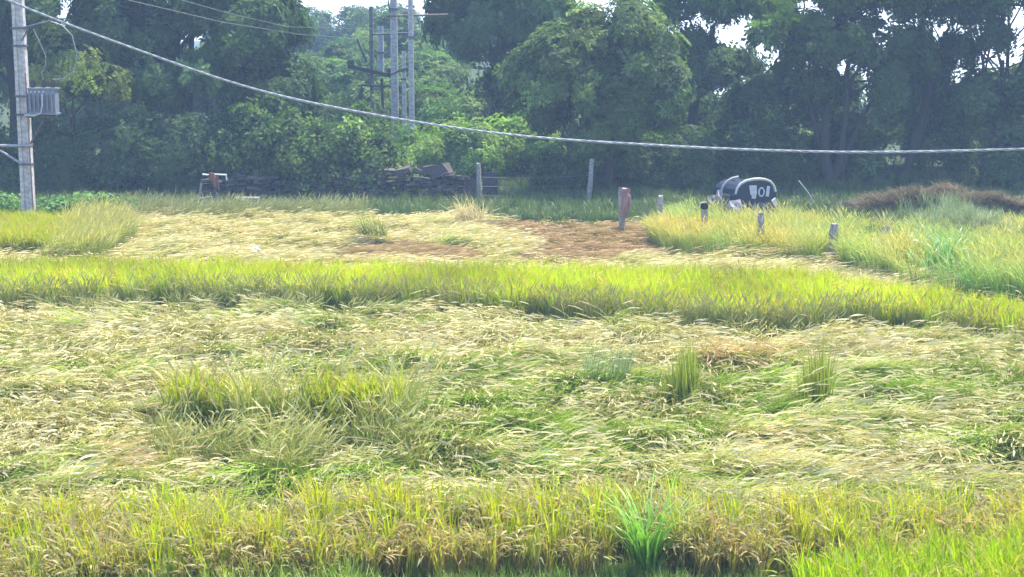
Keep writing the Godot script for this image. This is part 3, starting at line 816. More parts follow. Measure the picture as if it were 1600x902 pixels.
		match list.find(q):
			0:
				bar(Vector3(-0.3, 6.0, 0.2), Vector3(2.2, 6.05, 0.25), 0.04, lin(0.2, 0.16, 0.12), M.metal, "crossarm", o)
				bar(Vector3(-0.12, 6.1, 0.2), Vector3(-0.25, 6.9, 0.2), 0.03, steel, M.metal, "pin", o)
			1:
				bar(Vector3(-0.5, 3.7, 0.16), Vector3(0.15, 3.95, 0.16), 0.05, steel, M.metal, "bracket_arm", o)
			3:
				# two crossarms, one seen askew, with pins and a leaning stay
				var ca := MB.new()
				ca.box(Vector3(0, 3.6, 0.2), Vector3(2.1, 0.16, 0.12), lin(0.07, 0.055, 0.05), Basis(Vector3(0, 0, 1), -0.22))
				obj("crossarm", ca.mesh(), M.bark, o)
				bar(Vector3(-0.4, 3.0, 0.15), Vector3(1.1, 2.95, 0.15), 0.05, lin(0.07, 0.055, 0.05), M.bark, "crossarm", o)
				bar(Vector3(0.1, 5.2, 0.15), Vector3(1.6, 5.25, 0.15), 0.045, steel, M.metal, "crossarm", o)
				bar(Vector3(-0.2, 4.0, 0.15), Vector3(-0.6, 5.0, 0.15), 0.06, steel, M.metal, "switch_rod", o)
				bar(Vector3(-0.4, 2.9, 0.1), Vector3(-1.35, 0.3, 0.3), 0.09, lin(0.09, 0.07, 0.06), M.bark, "stay", o)
				bar(Vector3(0.45, 3.3, 0.15), Vector3(0.5, 0.4, 0.1), 0.07, lin(0.09, 0.075, 0.07), M.bark, "stay", o)
				for x in [-0.98, -0.82]:
					insulator(Vector3(x, 3.85, 0.2), 1.3, o)
				for x in [0.8, 0.98]:
					insulator(Vector3(x, 3.42, 0.2), 1.6, o)
	# two thin lines from beyond the left edge to the group of poles
	wire("power_line", "upper thin power line running to the dark crossarm pole", "power line", [Vector3(-24, 11.6, -46), Vector3(-17, 8.75, -49), Vector3(-12.85, 7.07, -52), Vector3(-10.2, 6.35, -54.8), Vector3(-7.9, 5.92, -57.7), Vector3(-6.5, 5.7, -67.7)], 0.012, lin(0.2, 0.2, 0.2), "thin power lines")
	wire("power_line", "lower thin power line running to the dark crossarm pole", "power line", [Vector3(-22, 12.2, -46), Vector3(-16, 9.1, -49), Vector3(-11.4, 7.15, -52.5), Vector3(-9.9, 6.65, -54.5), Vector3(-8.3, 6.2, -57.3), Vector3(-4.9, 6.1, -67.7)], 0.012, lin(0.2, 0.2, 0.2), "thin power lines")

func lump(mb: MB, at: Vector3, r: Vector3, col: Color, rough := 0.18) -> void:
	var rings := 6
	var sides := 9
	var prev := []
	for i in rings + 1:
		var ring := []
		var f := PI * i / rings
		for k in sides:
			var a := TAU * k / sides
			var d := Vector3(sin(f) * cos(a), -cos(f), sin(f) * sin(a))
			var q := 1.0 + rough * nz.get_noise_3d((at.x + d.x) * 60.0, (at.y + d.y) * 60.0, d.z * 60.0) * 2.0
			ring.append(at + d * r * q)
		if i > 0:
			for k in sides:
				mb.quad(prev[k], prev[(k + 1) % sides], ring[(k + 1) % sides], ring[k], col * rf(0.9, 1.1))
		prev = ring

func arch(w: float, h: float) -> PackedVector2Array:
	var p := PackedVector2Array()
	for q in [[-0.5, 0.44], [-0.5, 0.58], [-0.475, 0.72], [-0.43, 0.83], [-0.35, 0.915], [-0.23, 0.97], [-0.08, 0.995], [0.08, 1.0], [0.22, 0.985], [0.34, 0.945], [0.43, 0.86], [0.48, 0.74], [0.5, 0.6], [0.5, 0.44]]:
		p.append(Vector2(q[0] * w, q[1] * h))
	return p

func small_things() -> void:
	# three wheeler with its rounded hood, seen from behind
	var t := thing("auto_rickshaw", "dark blue three wheeled auto rickshaw with pale piped rounded hood", "rickshaw", Vector3(7.45, 0, -46.8), 0.3)
	var navy := lin(0.018, 0.028, 0.05)
	var pale := lin(0.55, 0.55, 0.52)
	var a := arch(1.42, 1.56)
	var hood := MB.new()
	var k := a.size()
	for i in k - 1:
		for s in 6:
			var z0 := 0.0 - s * 0.28
			var z1 := z0 - 0.28
			var e0 := 1.0 - 0.012 * s - 0.035 * absf(sin(PI * s / 3.0)) * (1.0 + 0.4 * sin(i * 1.7))
			var e1 := 1.0 - 0.012 * (s + 1) - 0.035 * absf(sin(PI * (s + 1) / 3.0)) * (1.0 + 0.4 * sin(i * 1.7))
			hood.quad(Vector3(a[i].x * e0, a[i].y * e0, z0), Vector3(a[i].x * e1, a[i].y * e1, z1), Vector3(a[i + 1].x * e1, a[i + 1].y * e1, z1), Vector3(a[i + 1].x * e0, a[i + 1].y * e0, z0), navy * 1.3)
	obj("hood", hood.mesh(), M.cloth, t)
	var rear := MB.new()
	for i in range(1, k - 2):
		rear.tri(Vector3(a[0].x, a[0].y, -0.03), Vector3(a[i].x, a[i].y, -0.03), Vector3(a[i + 1].x, a[i + 1].y, -0.03), navy, navy, navy)
	rear.tri(Vector3(a[0].x, a[0].y, -0.03), Vector3(a[k - 2].x, a[k - 2].y, -0.03), Vector3(a[k - 1].x, a[k - 1].y, -0.03), navy, navy, navy)
	obj("rear_curtain", rear.mesh(), M.paint, t)
	var rims := [[2, 11, 0.0, 1.0, 0.045, "rear_piping"], [1, 6, -1.0, 0.99, 0.04, "side_piping"]]
	for q in rims:
		var pp := []
		var rr := []
		for m in range(q[0], q[1] + 1):
			pp.append(Vector3(a[m].x * q[3], a[m].y * q[3] + 0.015, q[2] + rf(-0.02, 0.02)))
			rr.append(q[4] * rf(0.7, 1.2))
		var pm := MB.new()
		pm.tube(pp, rr, 7, pale * (1.0 if q[2] == 0.0 else 0.75))
		obj(q[5], pm.mesh(), M.cloth, t)
	var side := MB.new()
	side.box(Vector3(-0.72, 0.86, -0.55), Vector3(0.02, 0.42, 0.5), lin(0.09, 0.1, 0.075), Basis(Vector3(0, 0, 1), -0.05), 0.08, rng)
	obj("side_curtain", side.mesh(), M.cloth, t)
	var body := MB.new()
	body.prism(PackedVector2Array([Vector2(-0.66, -1.5), Vector2(0.66, -1.5), Vector2(0.7, -0.1), Vector2(0.6, 0.08), Vector2(-0.6, 0.08), Vector2(-0.7, -0.1)]), 0.28, 0.82, 1.0, 1.0, lin(0.02, 0.04, 0.075))
	obj("body", body.mesh(), M.paint, t)
	var flap := MB.new()
	flap.box(Vector3(0.12, 0.62, 0.1), Vector3(0.62, 0.4, 0.03), lin(0.05, 0.10, 0.18))
	obj("rear_hatch", flap.mesh(), M.paint, t)
	var bmp := MB.new()
	bmp.box(Vector3(0.06, 0.36, 0.13), Vector3(0.8, 0.07, 0.05), pale)
	obj("bumper", bmp.mesh(), M.paint, t)
	# white painted marks on the curtain, each a raised patch
	for q in [[-0.08, 1.24, 0.2, 0.3, 0.15], [-0.04, 1.05, 0.14, 0.16, -0.1], [0.42, 1.18, 0.1, 0.28, -0.1]]:
		var mk := MB.new()
		mk.box(Vector3(q[0], q[1], 0.0), Vector3(q[2], q[3], 0.02), lin(0.42, 0.44, 0.47), Basis(Vector3(0, 0, 1), q[4]), 0.12, rng)
		obj("white_mark", mk.mesh(), M.paint, t)
	var ring := MB.new()
	var rp := []
	var rr2 := []
	for i in 13:
		var an := TAU * i / 12
		rp.append(Vector3(0.2 + cos(an) * 0.09, 1.17 + sin(an) * 0.13, 0.0))
		rr2.append(0.028)
	ring.tube(rp, rr2, 5, lin(0.42, 0.44, 0.47), false)
	obj("white_mark", ring.mesh(), M.paint, t)
	for x in [-0.52, 0.62]:
		var tail := MB.new()
		tail.box(Vector3(x, 0.68 if x < 0 else 0.85, 0.09), Vector3(0.16, 0.22, 0.05), pale, Basis(Vector3(0, 0, 1), 0.5 if x > 0 else 0.2), 0.1, rng)
		obj("mudguard_trim", tail.mesh(), M.paint, t)
		var wh := Node3D.new()
		wh.name = "wheel"
		t.add_child(wh, true)
		wh.position = Vector3(signf(x) * 0.52, 0.23, -0.35)
		var ty := MB.new()
		ty.tube([Vector3(-0.06, 0, 0), Vector3(-0.04, 0, 0), Vector3(0.04, 0, 0), Vector3(0.06, 0, 0)], [0.2, 0.23, 0.23, 0.2], 16, lin(0.02, 0.02, 0.02))
		obj("tyre", ty.mesh(), M.cloth, wh)
		var ri := MB.new()
		ri.tube([Vector3(-0.065, 0, 0), Vector3(0.065, 0, 0)], [0.12, 0.12], 12, lin(0.3, 0.3, 0.3))
		obj("rim", ri.mesh(), M.metal, wh)
	bar(Vector3(0.68, 0.85, -1.2), Vector3(0.9, 1.05, -1.25), 0.015, lin(0.1, 0.1, 0.1), M.metal, "mirror_stalk", t)
	var mi := MB.new()
	mi.box(Vector3(0.92, 1.1, -1.25), Vector3(0.1, 0.2, 0.04), lin(0.3, 0.33, 0.36))
	obj("mirror", mi.mesh(), M.paint, t)
	# pale sacks heaped beside it
	var sacks := [[6.5, 0.8, -47.6, 0.2, 0.34, 0.2, 0.42, "pale upright sack leaning on the rickshaw"], [6.2, 0.66, -47.5, 0.24, 0.3, 0.2, 0.24, "brownish sack in the middle of the sack heap"], [5.98, 0.68, -47.5, 0.17, 0.12, 0.15, 0.5, "small white bundle at the end of the sack heap"], [6.75, 0.66, -46.2, 0.32, 0.3, 0.2, 0.38, "pinkish grey sack in front of the rickshaw's side"]]
	for q in sacks:
		var sb := MB.new()
		lump(sb, Vector3(0, 0, 0), Vector3(q[3], q[4], q[5]), lin(q[6], q[6] * 0.9, q[6] * 0.84), 0.3)
		var o := tag(obj("sack", sb.mesh(), M.cloth), q[7], "sack", "sacks beside the rickshaw")
		o.position = Vector3(q[0], q[1], q[2])
	var hb := MB.new()
	lump(hb, Vector3.ZERO, Vector3(0.95, 0.5, 0.4), lin(0.09, 0.075, 0.05), 0.3)
	var he := tag(obj("earth_heap", hb.mesh(), M.soil), "dark earth heap under the pale sacks", "heap")
	he.position = Vector3(6.3, 0.1, -47.6)
	# hand pump
	var p := thing("hand_pump", "rust brown hand pump with pale handle before the dark hedge", "pump", Vector3(-10.35, 0, -53))
	var rust := lin(0.26, 0.10, 0.05)
	var st := MB.new()
	st.tube([Vector3(0.06, 0, 0), Vector3(0.07, 0.5, 0), Vector3(0.06, 0.62, 0)], [0.06, 0.055, 0.055], 8, lin(0.12, 0.12, 0.12))
	obj("stand_pipe", st.mesh(), M.metal, p)
	var hd := MB.new()
	hd.tube([Vector3(0.09, 0.66, 0), Vector3(0.05, 0.9, 0), Vector3(0.0, 1.02, 0), Vector3(-0.04, 1.12, 0), Vector3(-0.02, 1.2, 0)], [0.06, 0.08, 0.13, 0.15, 0.08], 10, rust)
	obj("pump_head", hd.mesh(), M.metal, p)
	bar(Vector3(-0.1, 1.13, 0.05), Vector3(-0.34, 1.16, 0.08), 0.03, lin(0.6, 0.6, 0.58), M.paint, "spout", p)
	bar(Vector3(0.05, 1.15, 0), Vector3(0.48, 1.13, 0), 0.03, lin(0.6, 0.6, 0.58), M.paint, "handle", p)
	bar(Vector3(0.46, 1.13, 0), Vector3(0.48, 0.95, 0), 0.025, lin(0.6, 0.6, 0.58), M.paint, "handle", p)
	bar(Vector3(0.16, 1.16, 0), Vector3(0.2, 0.6, 0), 0.03, lin(0.14, 0.15, 0.17), M.metal, "pump_rod", p)
	# wooden frame next to it
	var f := thing("wooden_frame", "pale wooden rail frame with leaning post beside the hand pump", "frame", Vector3(-10.6, 0, -52.6))
	var wood := lin(0.36, 0.36, 0.30)
	bar(Vector3(-0.22, 0, 0), Vector3(-0.08, 0.86, 0), 0.035, wood, M.bark, "post", f)
	bar(Vector3(-0.16, 0.35, 0.04), Vector3(0.28, 0.42, 0.04), 0.03, wood, M.bark, "rail", f)
	bar(Vector3(0.46, 0, 0), Vector3(0.46, 0.55, 0), 0.03, wood * 0.7, M.bark, "post", f)
	# slab
	var sb2 := MB.new()
	sb2.box(Vector3(0, 0.33, 0), Vector3(0.82, 0.09, 0.45), lin(0.32, 0.30, 0.25), Basis(), 0.04, rng)
	sb2.box(Vector3(0, 0.14, 0), Vector3(0.7, 0.29, 0.35), lin(0.08, 0.075, 0.07), Basis(), 0.05, rng)
	var sl := tag(obj("stone_trough", sb2.mesh(), M.stone), "low stone trough with pale top beside the hand pump", "trough")
	sl.position = Vector3(-9.15, 0, -52.8)
	# white bag in the far field
	var wb := MB.new()
	lump(wb, Vector3.ZERO, Vector3(0.15, 0.1, 0.1), lin(0.75, 0.75, 0.74), 0.35)
	var w := tag(obj("plastic_bag", wb.mesh(), M.cloth), "crumpled white plastic bag lying on the far flattened rice", "bag")
	w.position = Vector3(-6.75, 0.33, -39.9)
	var sc := MB.new()
	lump(sc, Vector3.ZERO, Vector3(0.2, 0.07, 0.1), lin(0.6, 0.5, 0.45), 0.35)
	var s2 := tag(obj("plastic_scrap", sc.mesh(), M.cloth), "pale scrap lying in the rice beside the weedy mound", "scrap")
	s2.position = Vector3(12.1, 0.6, -40.6)
	# dry stick leaning
	wire("dry_stick", "pale dry stick leaning out of the grass behind the posts", "stick", [Vector3(10.4, 0.1, -52), Vector3(10.1, 0.6, -52.2), Vector3(9.8, 1.0, -52.4)], 0.025, lin(0.35, 0.33, 0.27))
	# heap of dry brush
	var br := []
	var bc := []
	for i in 1300:
		var x := rf(-2.9, 3.1)
		var top := 1.0 * (1.0 - pow(absf(x - 0.4) / 3.4, 2.0)) * (0.8 + 0.5 * nz.get_noise_1d(x * 40.0))
		br.append(place(x, rf(0.0, maxf(0.05, top)), rf(-0.7, 0.7), rf(0, TAU), rf(0.5, 0.9)))
		bc.append(Color(1, 1, 1) * rf(0.6, 1.2))
	var bh := thing("brush_heap", "long heap of dry brown brush under the right trees", "heap", Vector3(13.9, 0, -50.8))
	var core := MB.new()
	lump(core, Vector3(-0.2, 0.1, 0), Vector3(2.5, 0.5, 0.5), lin(0.07, 0.05, 0.035), 0.3)
	obj("core", core.mesh(), M.soil, bh)
	tag(scatter("twigs", rice_lodged(0.7, 1.0, 0.7, lin(0.12, 0.09, 0.055), lin(0.17, 0.135, 0.08), lin(0.15, 0.115, 0.07), 16, 3, 0.9), M.straw, br, bc, bh), "", "", "", "stuff").remove_meta("label")

# ---------------------------------------------------------------- the crop
func flow(x: float, z: float) -> float:
	var f := 1.4 * nz.get_noise_2d(x * 12.0, z * 12.0) + 0.7 * nz.get_noise_2d(x * 30.0 + 50.0, z * 30.0)
	if z > -27.5 and x > -1.2:
		return 1.0 + f * 0.9
	if z < -27.5 and z > -34.0:
		return 1.5 + f * 1.3
	return 1.0 + f * 1.6

func rice() -> void:
	var green := lin(0.13, 0.20, 0.035)
	var lime := lin(0.44, 0.49, 0.008)
	var straw := lin(0.60, 0.51, 0.28)
	var gold := lin(0.46, 0.36, 0.12)
	var pale := lin(0.54, 0.47, 0.25)
	# meshes
	var stand := []
	for i in 4: stand.append(rice_standing(0.88, green, lime, gold, 20, 3, 0.22))
	var fallen := []
	for i in 4: fallen.append(rice_lodged([0.72, 0.85, 0.95, 0.65][i], [1.05, 1.2, 1.3, 0.75][i], [0.6, 0.4, 0.3, 0.85][i], lin(0.22, 0.27, 0.05), lin(0.52, 0.46, 0.18), straw, 13, 6, [0.4, 0.3, 0.25, 0.7][i], 0.017))
	for i in 2: fallen.append(rice_lodged(0.95, 1.25, 0.35, lin(0.15, 0.28, 0.035), lin(0.30, 0.40, 0.05), straw, 18, 2, 0.35, 0.018))
	var lean := []
	for i in 3: lean.append(rice_lodged(0.98, 0.2, [0.45, 0.8, 1.2][i], lin(0.16, 0.21, 0.07), lin(0.34, 0.38, 0.13), pale, 13, 7, 0.8, 0.016))

	# strip of standing rice across the middle
	var hump := PV([-5.1, -20.9, -5.0, -22.6, -4.1, -22.9, -2.8, -22.4, -1.8, -22.7, -1.2, -21.2, -1.2, -19.9, -2.5, -19.4, -4.6, -19.6])
	var poly := PV([-17.0, -35.2, -14.1, -35.3, -9.9, -36.1, -6.0, -35.5, 0, -35, 4.4, -34.6, 6.5, -34.2, 8.2, -32.4, 10.1, -30, 11.5, -28.6, 13, -27.4, 12.4, -25.8, 10.8, -26.9, 9.5, -28.2, 8.2, -29.9, 6.5, -30.8, 5.9, -29.6, 3.8, -30.1, 1.3, -30.9, -1.4, -31.9, -4.1, -32.6, -7, -33, -10.9, -32.4, -13, -32.3, -16.5, -32])
	var b := buckets(4)
	var c := buckets(4)
	for q in points_in(poly, 30.0):
		var i := rng.randi() % 4
		var v := 1.0 + 0.5 * nz.get_noise_2d(q.x * 12.0, q.y * 12.0)
		b[i].append(place(q.x, 0, q.y, rf(0, TAU), rf(0.9, 1.08), rf(-0.08, 0.08)))
		c[i].append(Color(v * rf(0.85, 1.1), v * rf(0.9, 1.05), 1.0))
	mass("standing_rice", "bright yellow green strip of standing rice across the field", "rice", stand, M.rice, b, c)

	# plants leaning over along its front edge
	b = buckets(3)
	c = buckets(3)
	var edge := PV([-17, -32.6, -13, -32.6, -10.9, -32.7, -7, -33.2, -4.1, -32.9, -1.4, -32.2, 1.3, -31.2, 3.8, -30.4, 5.9, -30, 6.7, -31, 8.2, -30.2, 9.5, -28.5, 12.4, -26.2, 12.4, -24.6, 9.4, -26.8, 7.4, -28.6, 5, -28.4, 1.3, -29.2, -3, -30.6, -8, -31, -13, -30.4, -17, -30.4])
	for q in points_in(edge, 26.0):
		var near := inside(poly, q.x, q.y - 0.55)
		var gap := nz.get_noise_2d(q.x * 70.0, q.y * 14.0)
		if gap < (-0.2 if near else 0.0) or (not near and rng.randf() < 0.45): continue
		var i := (0 if rng.randf() < 0.75 else 1) if near else 1 + rng.randi() % 2
		b[i].append(place(q.x, 0.0, q.y, 1.5 + rf(-0.8, 0.8) + 0.8 * nz.get_noise_2d(q.x * 20.0, q.y * 20.0), rf(0.74, 0.92) if near else rf(0.55, 0.8)))
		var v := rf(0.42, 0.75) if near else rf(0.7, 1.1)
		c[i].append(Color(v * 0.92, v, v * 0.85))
	mass("leaning_rice", "greyish green rice leaning over in front of the bright strip", "rice", lean, M.straw, b, c)

	# the wide flattened field
	b = buckets(6)
	c = buckets(6)
	for q in points_in(PV([-15.5, -31.5, 14, -31.5, 12, -26, 10, -19.0, 9.2, -17.9, -9, -17.6, -11, -22]), 46.0):
		if inside(poly, q.x, q.y) or inside(poly, q.x, q.y - 0.7) or (inside(edge, q.x, q.y) and rng.randf() < 0.5) or (inside(hump, q.x, q.y) and rng.randf() < 0.9): continue
		var streak := nz.get_noise_2d(q.x * 7.0 - q.y * 6.0 + 40.0, q.y * 40.0 + q.x * 9.0)
		var g := 0.22 + 1.3 * streak
		if q.y > -25.4 and q.y < -21.4 and q.x > -1.6: g += 0.55
		if q.y < -27.0: g -= 0.25
		var i := 4 + rng.randi() % 2 if rng.randf() < g else rng.randi() % 4
		var v := rf(0.82, 1.1) + 0.3 * nz.get_noise_2d(q.x * 25.0, q.y * 25.0)
		var tan_ := Vector2((q.x + 5.0) / 0.9, (q.y + 19.9) / 0.6).length() < 1.0 or Vector2((q.x - 4.0) / 0.8, (q.y + 26.6) / 0.8).length() < 1.0
		b[i].append(place(q.x, mat_y(q.x, q.y) + 0.1, q.y, flow(q.x, q.y) + rng.randfn(0.0, 0.26), rf(0.75, 1.15), rng.randfn(-0.13, 0.13), rf(0.7, 1.3)))
		c[i].append(Color(v * 1.1, v * 0.93, v * 0.92) if tan_ else Color(v, v, v * rf(0.85, 1.1)))
	mass("flattened_rice", "wide flattened field of pale fallen rice", "rice", fallen, M.straw, b, c)

	# heap of half fallen plants, left of the middle
	b = buckets(3)
	c = buckets(3)
	for q in points_in(hump, 34.0):
		var gap := nz.get_noise_2d(q.x * 42.0 + 300.0, q.y * 42.0)
		if gap < -0.02: continue
		var back := smoothstep(-20.4, -22.0, q.y)
		var i := 0 if rng.randf() < 0.25 + 0.6 * back else 1 + rng.randi() % 2
		b[i].append(place(q.x, 0, q.y, 1.3 + rf(-0.8, 0.8), (0.72 + 0.36 * back) * rf(0.85, 1.15) + gap * 0.4))
		var v := rf(0.7, 1.15)
		c[i].append(Color(v * 0.92, v * 1.0, v * 0.72))
	mass("half_fallen_rice", "half fallen greyish rice hump in the flattened field", "rice", lean, M.straw, b, c)
	# upright tufts that stick out of the hump
	var up := [[-4.1, -22.1, 0.5, "yellow green rice stand on the hump's far end", 16], [-2.05, -21.9, 0.42, "bright rice stand with straight top on the hump", 18], [-4.85, -22.2, 0.25, "small dark rice stand at the hump's outer end", 8], [-2.95, -22.1, 0.2, "thin rice stand between the two larger stands on the hump", 6]]
	for u in up:
		var o := thing("rice_stand", u[3], "rice", Vector3(u[0], 0, u[1]), 0.0, "rice stands on the hump")
		var xf := []
		var cc := []
		for i in u[4]:
			var d := heading(rf(0, TAU)) * rf(0, u[2])
			xf.append(place(d.x * 1.2, 0, d.z * 0.6, rf(0, TAU), rf(1.15, 1.4), rf(-0.14, 0.14)))
			cc.append(Color(1, 1, 1) * rf(0.8, 1.0))
		tag(scatter("blades", stand[0], M.rice, xf, cc, o), "", "", "", "stuff").remove_meta("label")
	# single clumps left standing
	var single := [[2.68, -23.45, "upright narrow rice clump in the flattened field, the nearer of two to the leaning weeds", lin(0.15, 0.2, 0.05), 0.88], [4.66, -23.0, "upright narrow rice clump standing alone furthest from the hump", lin(0.14, 0.19, 0.05), 0.95]]
	for u in single:
		var o := thing("rice_clump", u[2], "rice clump", Vector3(u[0], 0.2, u[1]), 0.0, "single rice clumps")
		var mb := MB.new()
		for i in 430:
			var d := Vector3(-absf(rng.randfn(0, 0.26)) + 0.18, 0, rng.randfn(0, 0.17))
			blade(mb, d, heading(rf(0, TAU)), u[4] * rf(0.6, 1.3) * clampf(1.0 + d.x * 1.6, 0.4, 1.1), rf(0.013, 0.022), rf(0.0, 0.2), rf(0.0, 0.35), u[3] * rf(0.7, 1.1), lin(0.3, 0.33, 0.06) * rf(0.7, 1.2))
		for i in 200:
			blade(mb, Vector3(rf(-0.65, 0.1), 0, rf(-0.15, 0.15)), heading(PI + rf(-0.9, 0.9)), rf(0.4, 0.7), 0.012, rf(0.3, 1.0), rf(0.3, 1.0), u[3], lin(0.26, 0.24, 0.1) * rf(0.7, 1.2))
		tag(obj("blades", mb.mesh(), M.rice, o), "", "", "", "stuff").remove_meta("label")
	var wl := thing("leaning_weeds", "pale green weed clump leaning over in the flattened field", "weeds", Vector3(1.5, 0.22, -24.3))
	var wm := MB.new()
	for i in 220:
		blade(wm, Vector3(rf(-0.35, 0.35), 0, rf(-0.2, 0.2)), heading(rng.randfn(-0.4, 0.9)), rf(0.5, 1.05), rf(0.01, 0.018), rf(0.05, 0.45), rf(0.1, 0.8), lin(0.13, 0.2, 0.07), lin(0.3, 0.38, 0.14) * rf(0.7, 1.2))
	tag(obj("blades", wm.mesh(), M.straw, wl), "", "", "", "stuff").remove_meta("label")

	# far flattened field and its brown patches
	b = buckets(6)
	c = buckets(6)
	var br1 := PV([-2.2, -47.6, 0, -48.6, 4.2, -47.6, 4.6, -43.8, 5.0, -39.4, -0.6, -39.2, 0.4, -43.4])
	var br2 := PV([-5.3, -42.1, -3.3, -43.4, -1.0, -42.1, -0.6, -39.2, -5.4, -39.2])
	for q in points_in(PV([-18, -48.4, -14.2, -48.4, -9.9, -50.4, -4.1, -49.2, 0, -48.4, 4.4, -47.6, 5.4, -43, 10, -38, 10.5, -34, -18, -34.6]), 40.0):
		if inside(poly, q.x, q.y): continue
		var brown := inside(br1, q.x + rf(-0.4, 0.4), q.y + rf(-0.4, 0.4)) or inside(br2, q.x + rf(-0.4, 0.4), q.y + rf(-0.4, 0.4))
		var i := rng.randi() % 4 if rng.randf() < 0.85 or brown else 4
		var v := rf(0.85, 1.12)
		b[i].append(place(q.x, mat_y(q.x + 7.0, q.y) * (0.35 if brown else 0.7), q.y, 0.3 + 1.6 * nz.get_noise_2d(q.x * 9.0, q.y * 9.0) + rf(-0.5, 0.5), rf(0.75, 1.05), rf(-0.1, 0.05), 0.45 if brown else 0.8))
		c[i].append(Color(v * 0.74, v * 0.58, v * 0.55) * rf(0.65, 1.1) if brown else Color(v * 1.05, v * 1.02, v * 0.95))
	mass("far_flattened_rice", "far flattened rice field with brown straw patches before the trees", "rice", fallen, M.straw, b, c)

	# leaning rice on the right
	b = buckets(3)
	c = buckets(3)
	for q in points_in(PV([3.9, -43.6, 5.0, -48.0, 7.9, -47.4, 9.9, -45.0, 11.2, -43, 14.9, -44.6, 20, -45.6, 20, -30, 13.6, -28.6, 11.6, -30.0, 14.0, -30.4, 11.5, -32.4, 9.9, -34.0, 8.2, -37.6, 6.9, -40.2, 4.2, -40.8]), 24.0):
		if q.distance_to(Vector2(7.3, -47.7)) < 1.05 or (absf(q.x - 10.1) < 0.75 and q.y > -37.6 and q.y < -34.6 and rng.randf() < 0.85) or (absf(q.x - 8.1) < 0.3 and q.y > -39.2 and q.y < -37.4 and rng.randf() < 0.85) or (absf(q.x - 10.2) < 0.5 and q.y < -39.6 and q.y > -43.0 and rng.randf() < 0.85): continue
		var i := rng.randi() % 3
		b[i].append(place(q.x, 0.12, q.y, PI - 0.5 + rf(-1.0, 1.0), rf(0.75, 1.1) if q.y > -39.5 else (rf(0.62, 0.9) if q.x > 8.6 or q.y > -44.0 else rf(0.66, 0.86))))
		var v := rf(0.8, 1.15)
		var f := nz.get_noise_2d(q.x * 12.0, q.y * 12.0)
		c[i].append(Color(v * (0.92 + f * 0.5), v * 1.0, v * 0.7))
	mass("slanting_rice", "yellow green rice slanting over round the fence posts", "rice", lean, M.bank, b, c)

	# standing patch on the left and the row behind it
	b = buckets(4)
	c = buckets(4)
	for q in points_in(PV([-22, -45.9, -14.2, -45.6, -12.4, -44.5, -11.2, -40.4, -22, -40.4]), 30.0):
		var i := rng.randi() % 4
		b[i].append(place(q.x, 0, q.y, rf(0, TAU), rf(0.85, 1.05), rf(-0.15, 0.15)))
		c[i].append(Color(rf(0.85, 1.1), rf(0.85, 1.0), 1.0))
	mass("standing_rice_patch", "patch of standing rice in front of the transformer pole", "rice", stand, M.rice, b, c)
	b = buckets(3)
	c = buckets(3)
	for q in points_in(PV([-14.0, -48.6, -12.9, -48.4, -10.9, -44.3, -10.6, -39.4, -12, -39.4]), 34.0):
		var i := rng.randi() % 3
		b[i].append(place(q.x, rf(0, 0.1), q.y, rf(-0.8, 1.6), rf(0.75, 1.0)))
		var v := rf(0.9, 1.2)
		c[i].append(Color(v * 0.85, v * 0.85, v * 0.65))
	mass("tumbled_rice", "orange yellow tumbled rice beside the standing patch", "rice", lean, M.rice, b, c)
	b = buckets(3)
	c = buckets(3)
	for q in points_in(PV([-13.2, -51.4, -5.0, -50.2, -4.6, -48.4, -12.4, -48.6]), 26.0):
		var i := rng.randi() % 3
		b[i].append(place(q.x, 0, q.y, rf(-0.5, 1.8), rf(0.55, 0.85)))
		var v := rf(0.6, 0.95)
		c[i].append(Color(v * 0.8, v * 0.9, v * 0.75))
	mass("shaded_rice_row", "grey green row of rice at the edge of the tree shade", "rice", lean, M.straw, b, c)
	# straw sheaves in the far field
	for u in [[-3.9, -43.0, 2.6, "greenish sheaf of cut rice lying askew in the far field", lin(0.25, 0.3, 0.07)], [-1.25, -46.3, -1.9, "yellow straw heap with loose ends in the far field", lin(0.42, 0.34, 0.14)]]:
		var o := thing("straw_sheaf", u[3], "sheaf", Vector3(u[0], 0.3, u[1]), 0.0, "sheaves in the far field")
		var mb := MB.new()
		for i in 160:
			blade(mb, Vector3(rf(-0.4, 0.4), rf(0, 0.12), rf(-0.2, 0.2)), heading(u[2] + rng.randfn(0, 0.7)), rf(0.5, 1.15), rf(0.014, 0.022), rf(0.3, 1.1), rf(0.2, 0.9), u[4] * rf(0.6, 1.0), u[4] * rf(0.8, 1.3))
		tag(obj("stalks", mb.mesh(), M.straw, o), "", "", "", "stuff").remove_meta("label")

	# grass
	var g1 := [grass_mesh(0.3, lin(0.06, 0.10, 0.02), lin(0.14, 0.21, 0.045)), grass_mesh(0.42, lin(0.06, 0.1, 0.02), lin(0.17, 0.23, 0.06), 26)]
	b = buckets(2)
	c = buckets(2)
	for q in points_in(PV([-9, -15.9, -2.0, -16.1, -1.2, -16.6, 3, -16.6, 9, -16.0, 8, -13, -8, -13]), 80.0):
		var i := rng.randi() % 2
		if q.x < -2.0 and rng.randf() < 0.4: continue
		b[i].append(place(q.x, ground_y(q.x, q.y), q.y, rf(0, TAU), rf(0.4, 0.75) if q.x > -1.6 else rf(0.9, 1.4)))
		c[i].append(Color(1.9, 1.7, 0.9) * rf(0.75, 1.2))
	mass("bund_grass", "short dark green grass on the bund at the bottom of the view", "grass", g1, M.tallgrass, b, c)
	b = buckets(2)
	c = buckets(2)
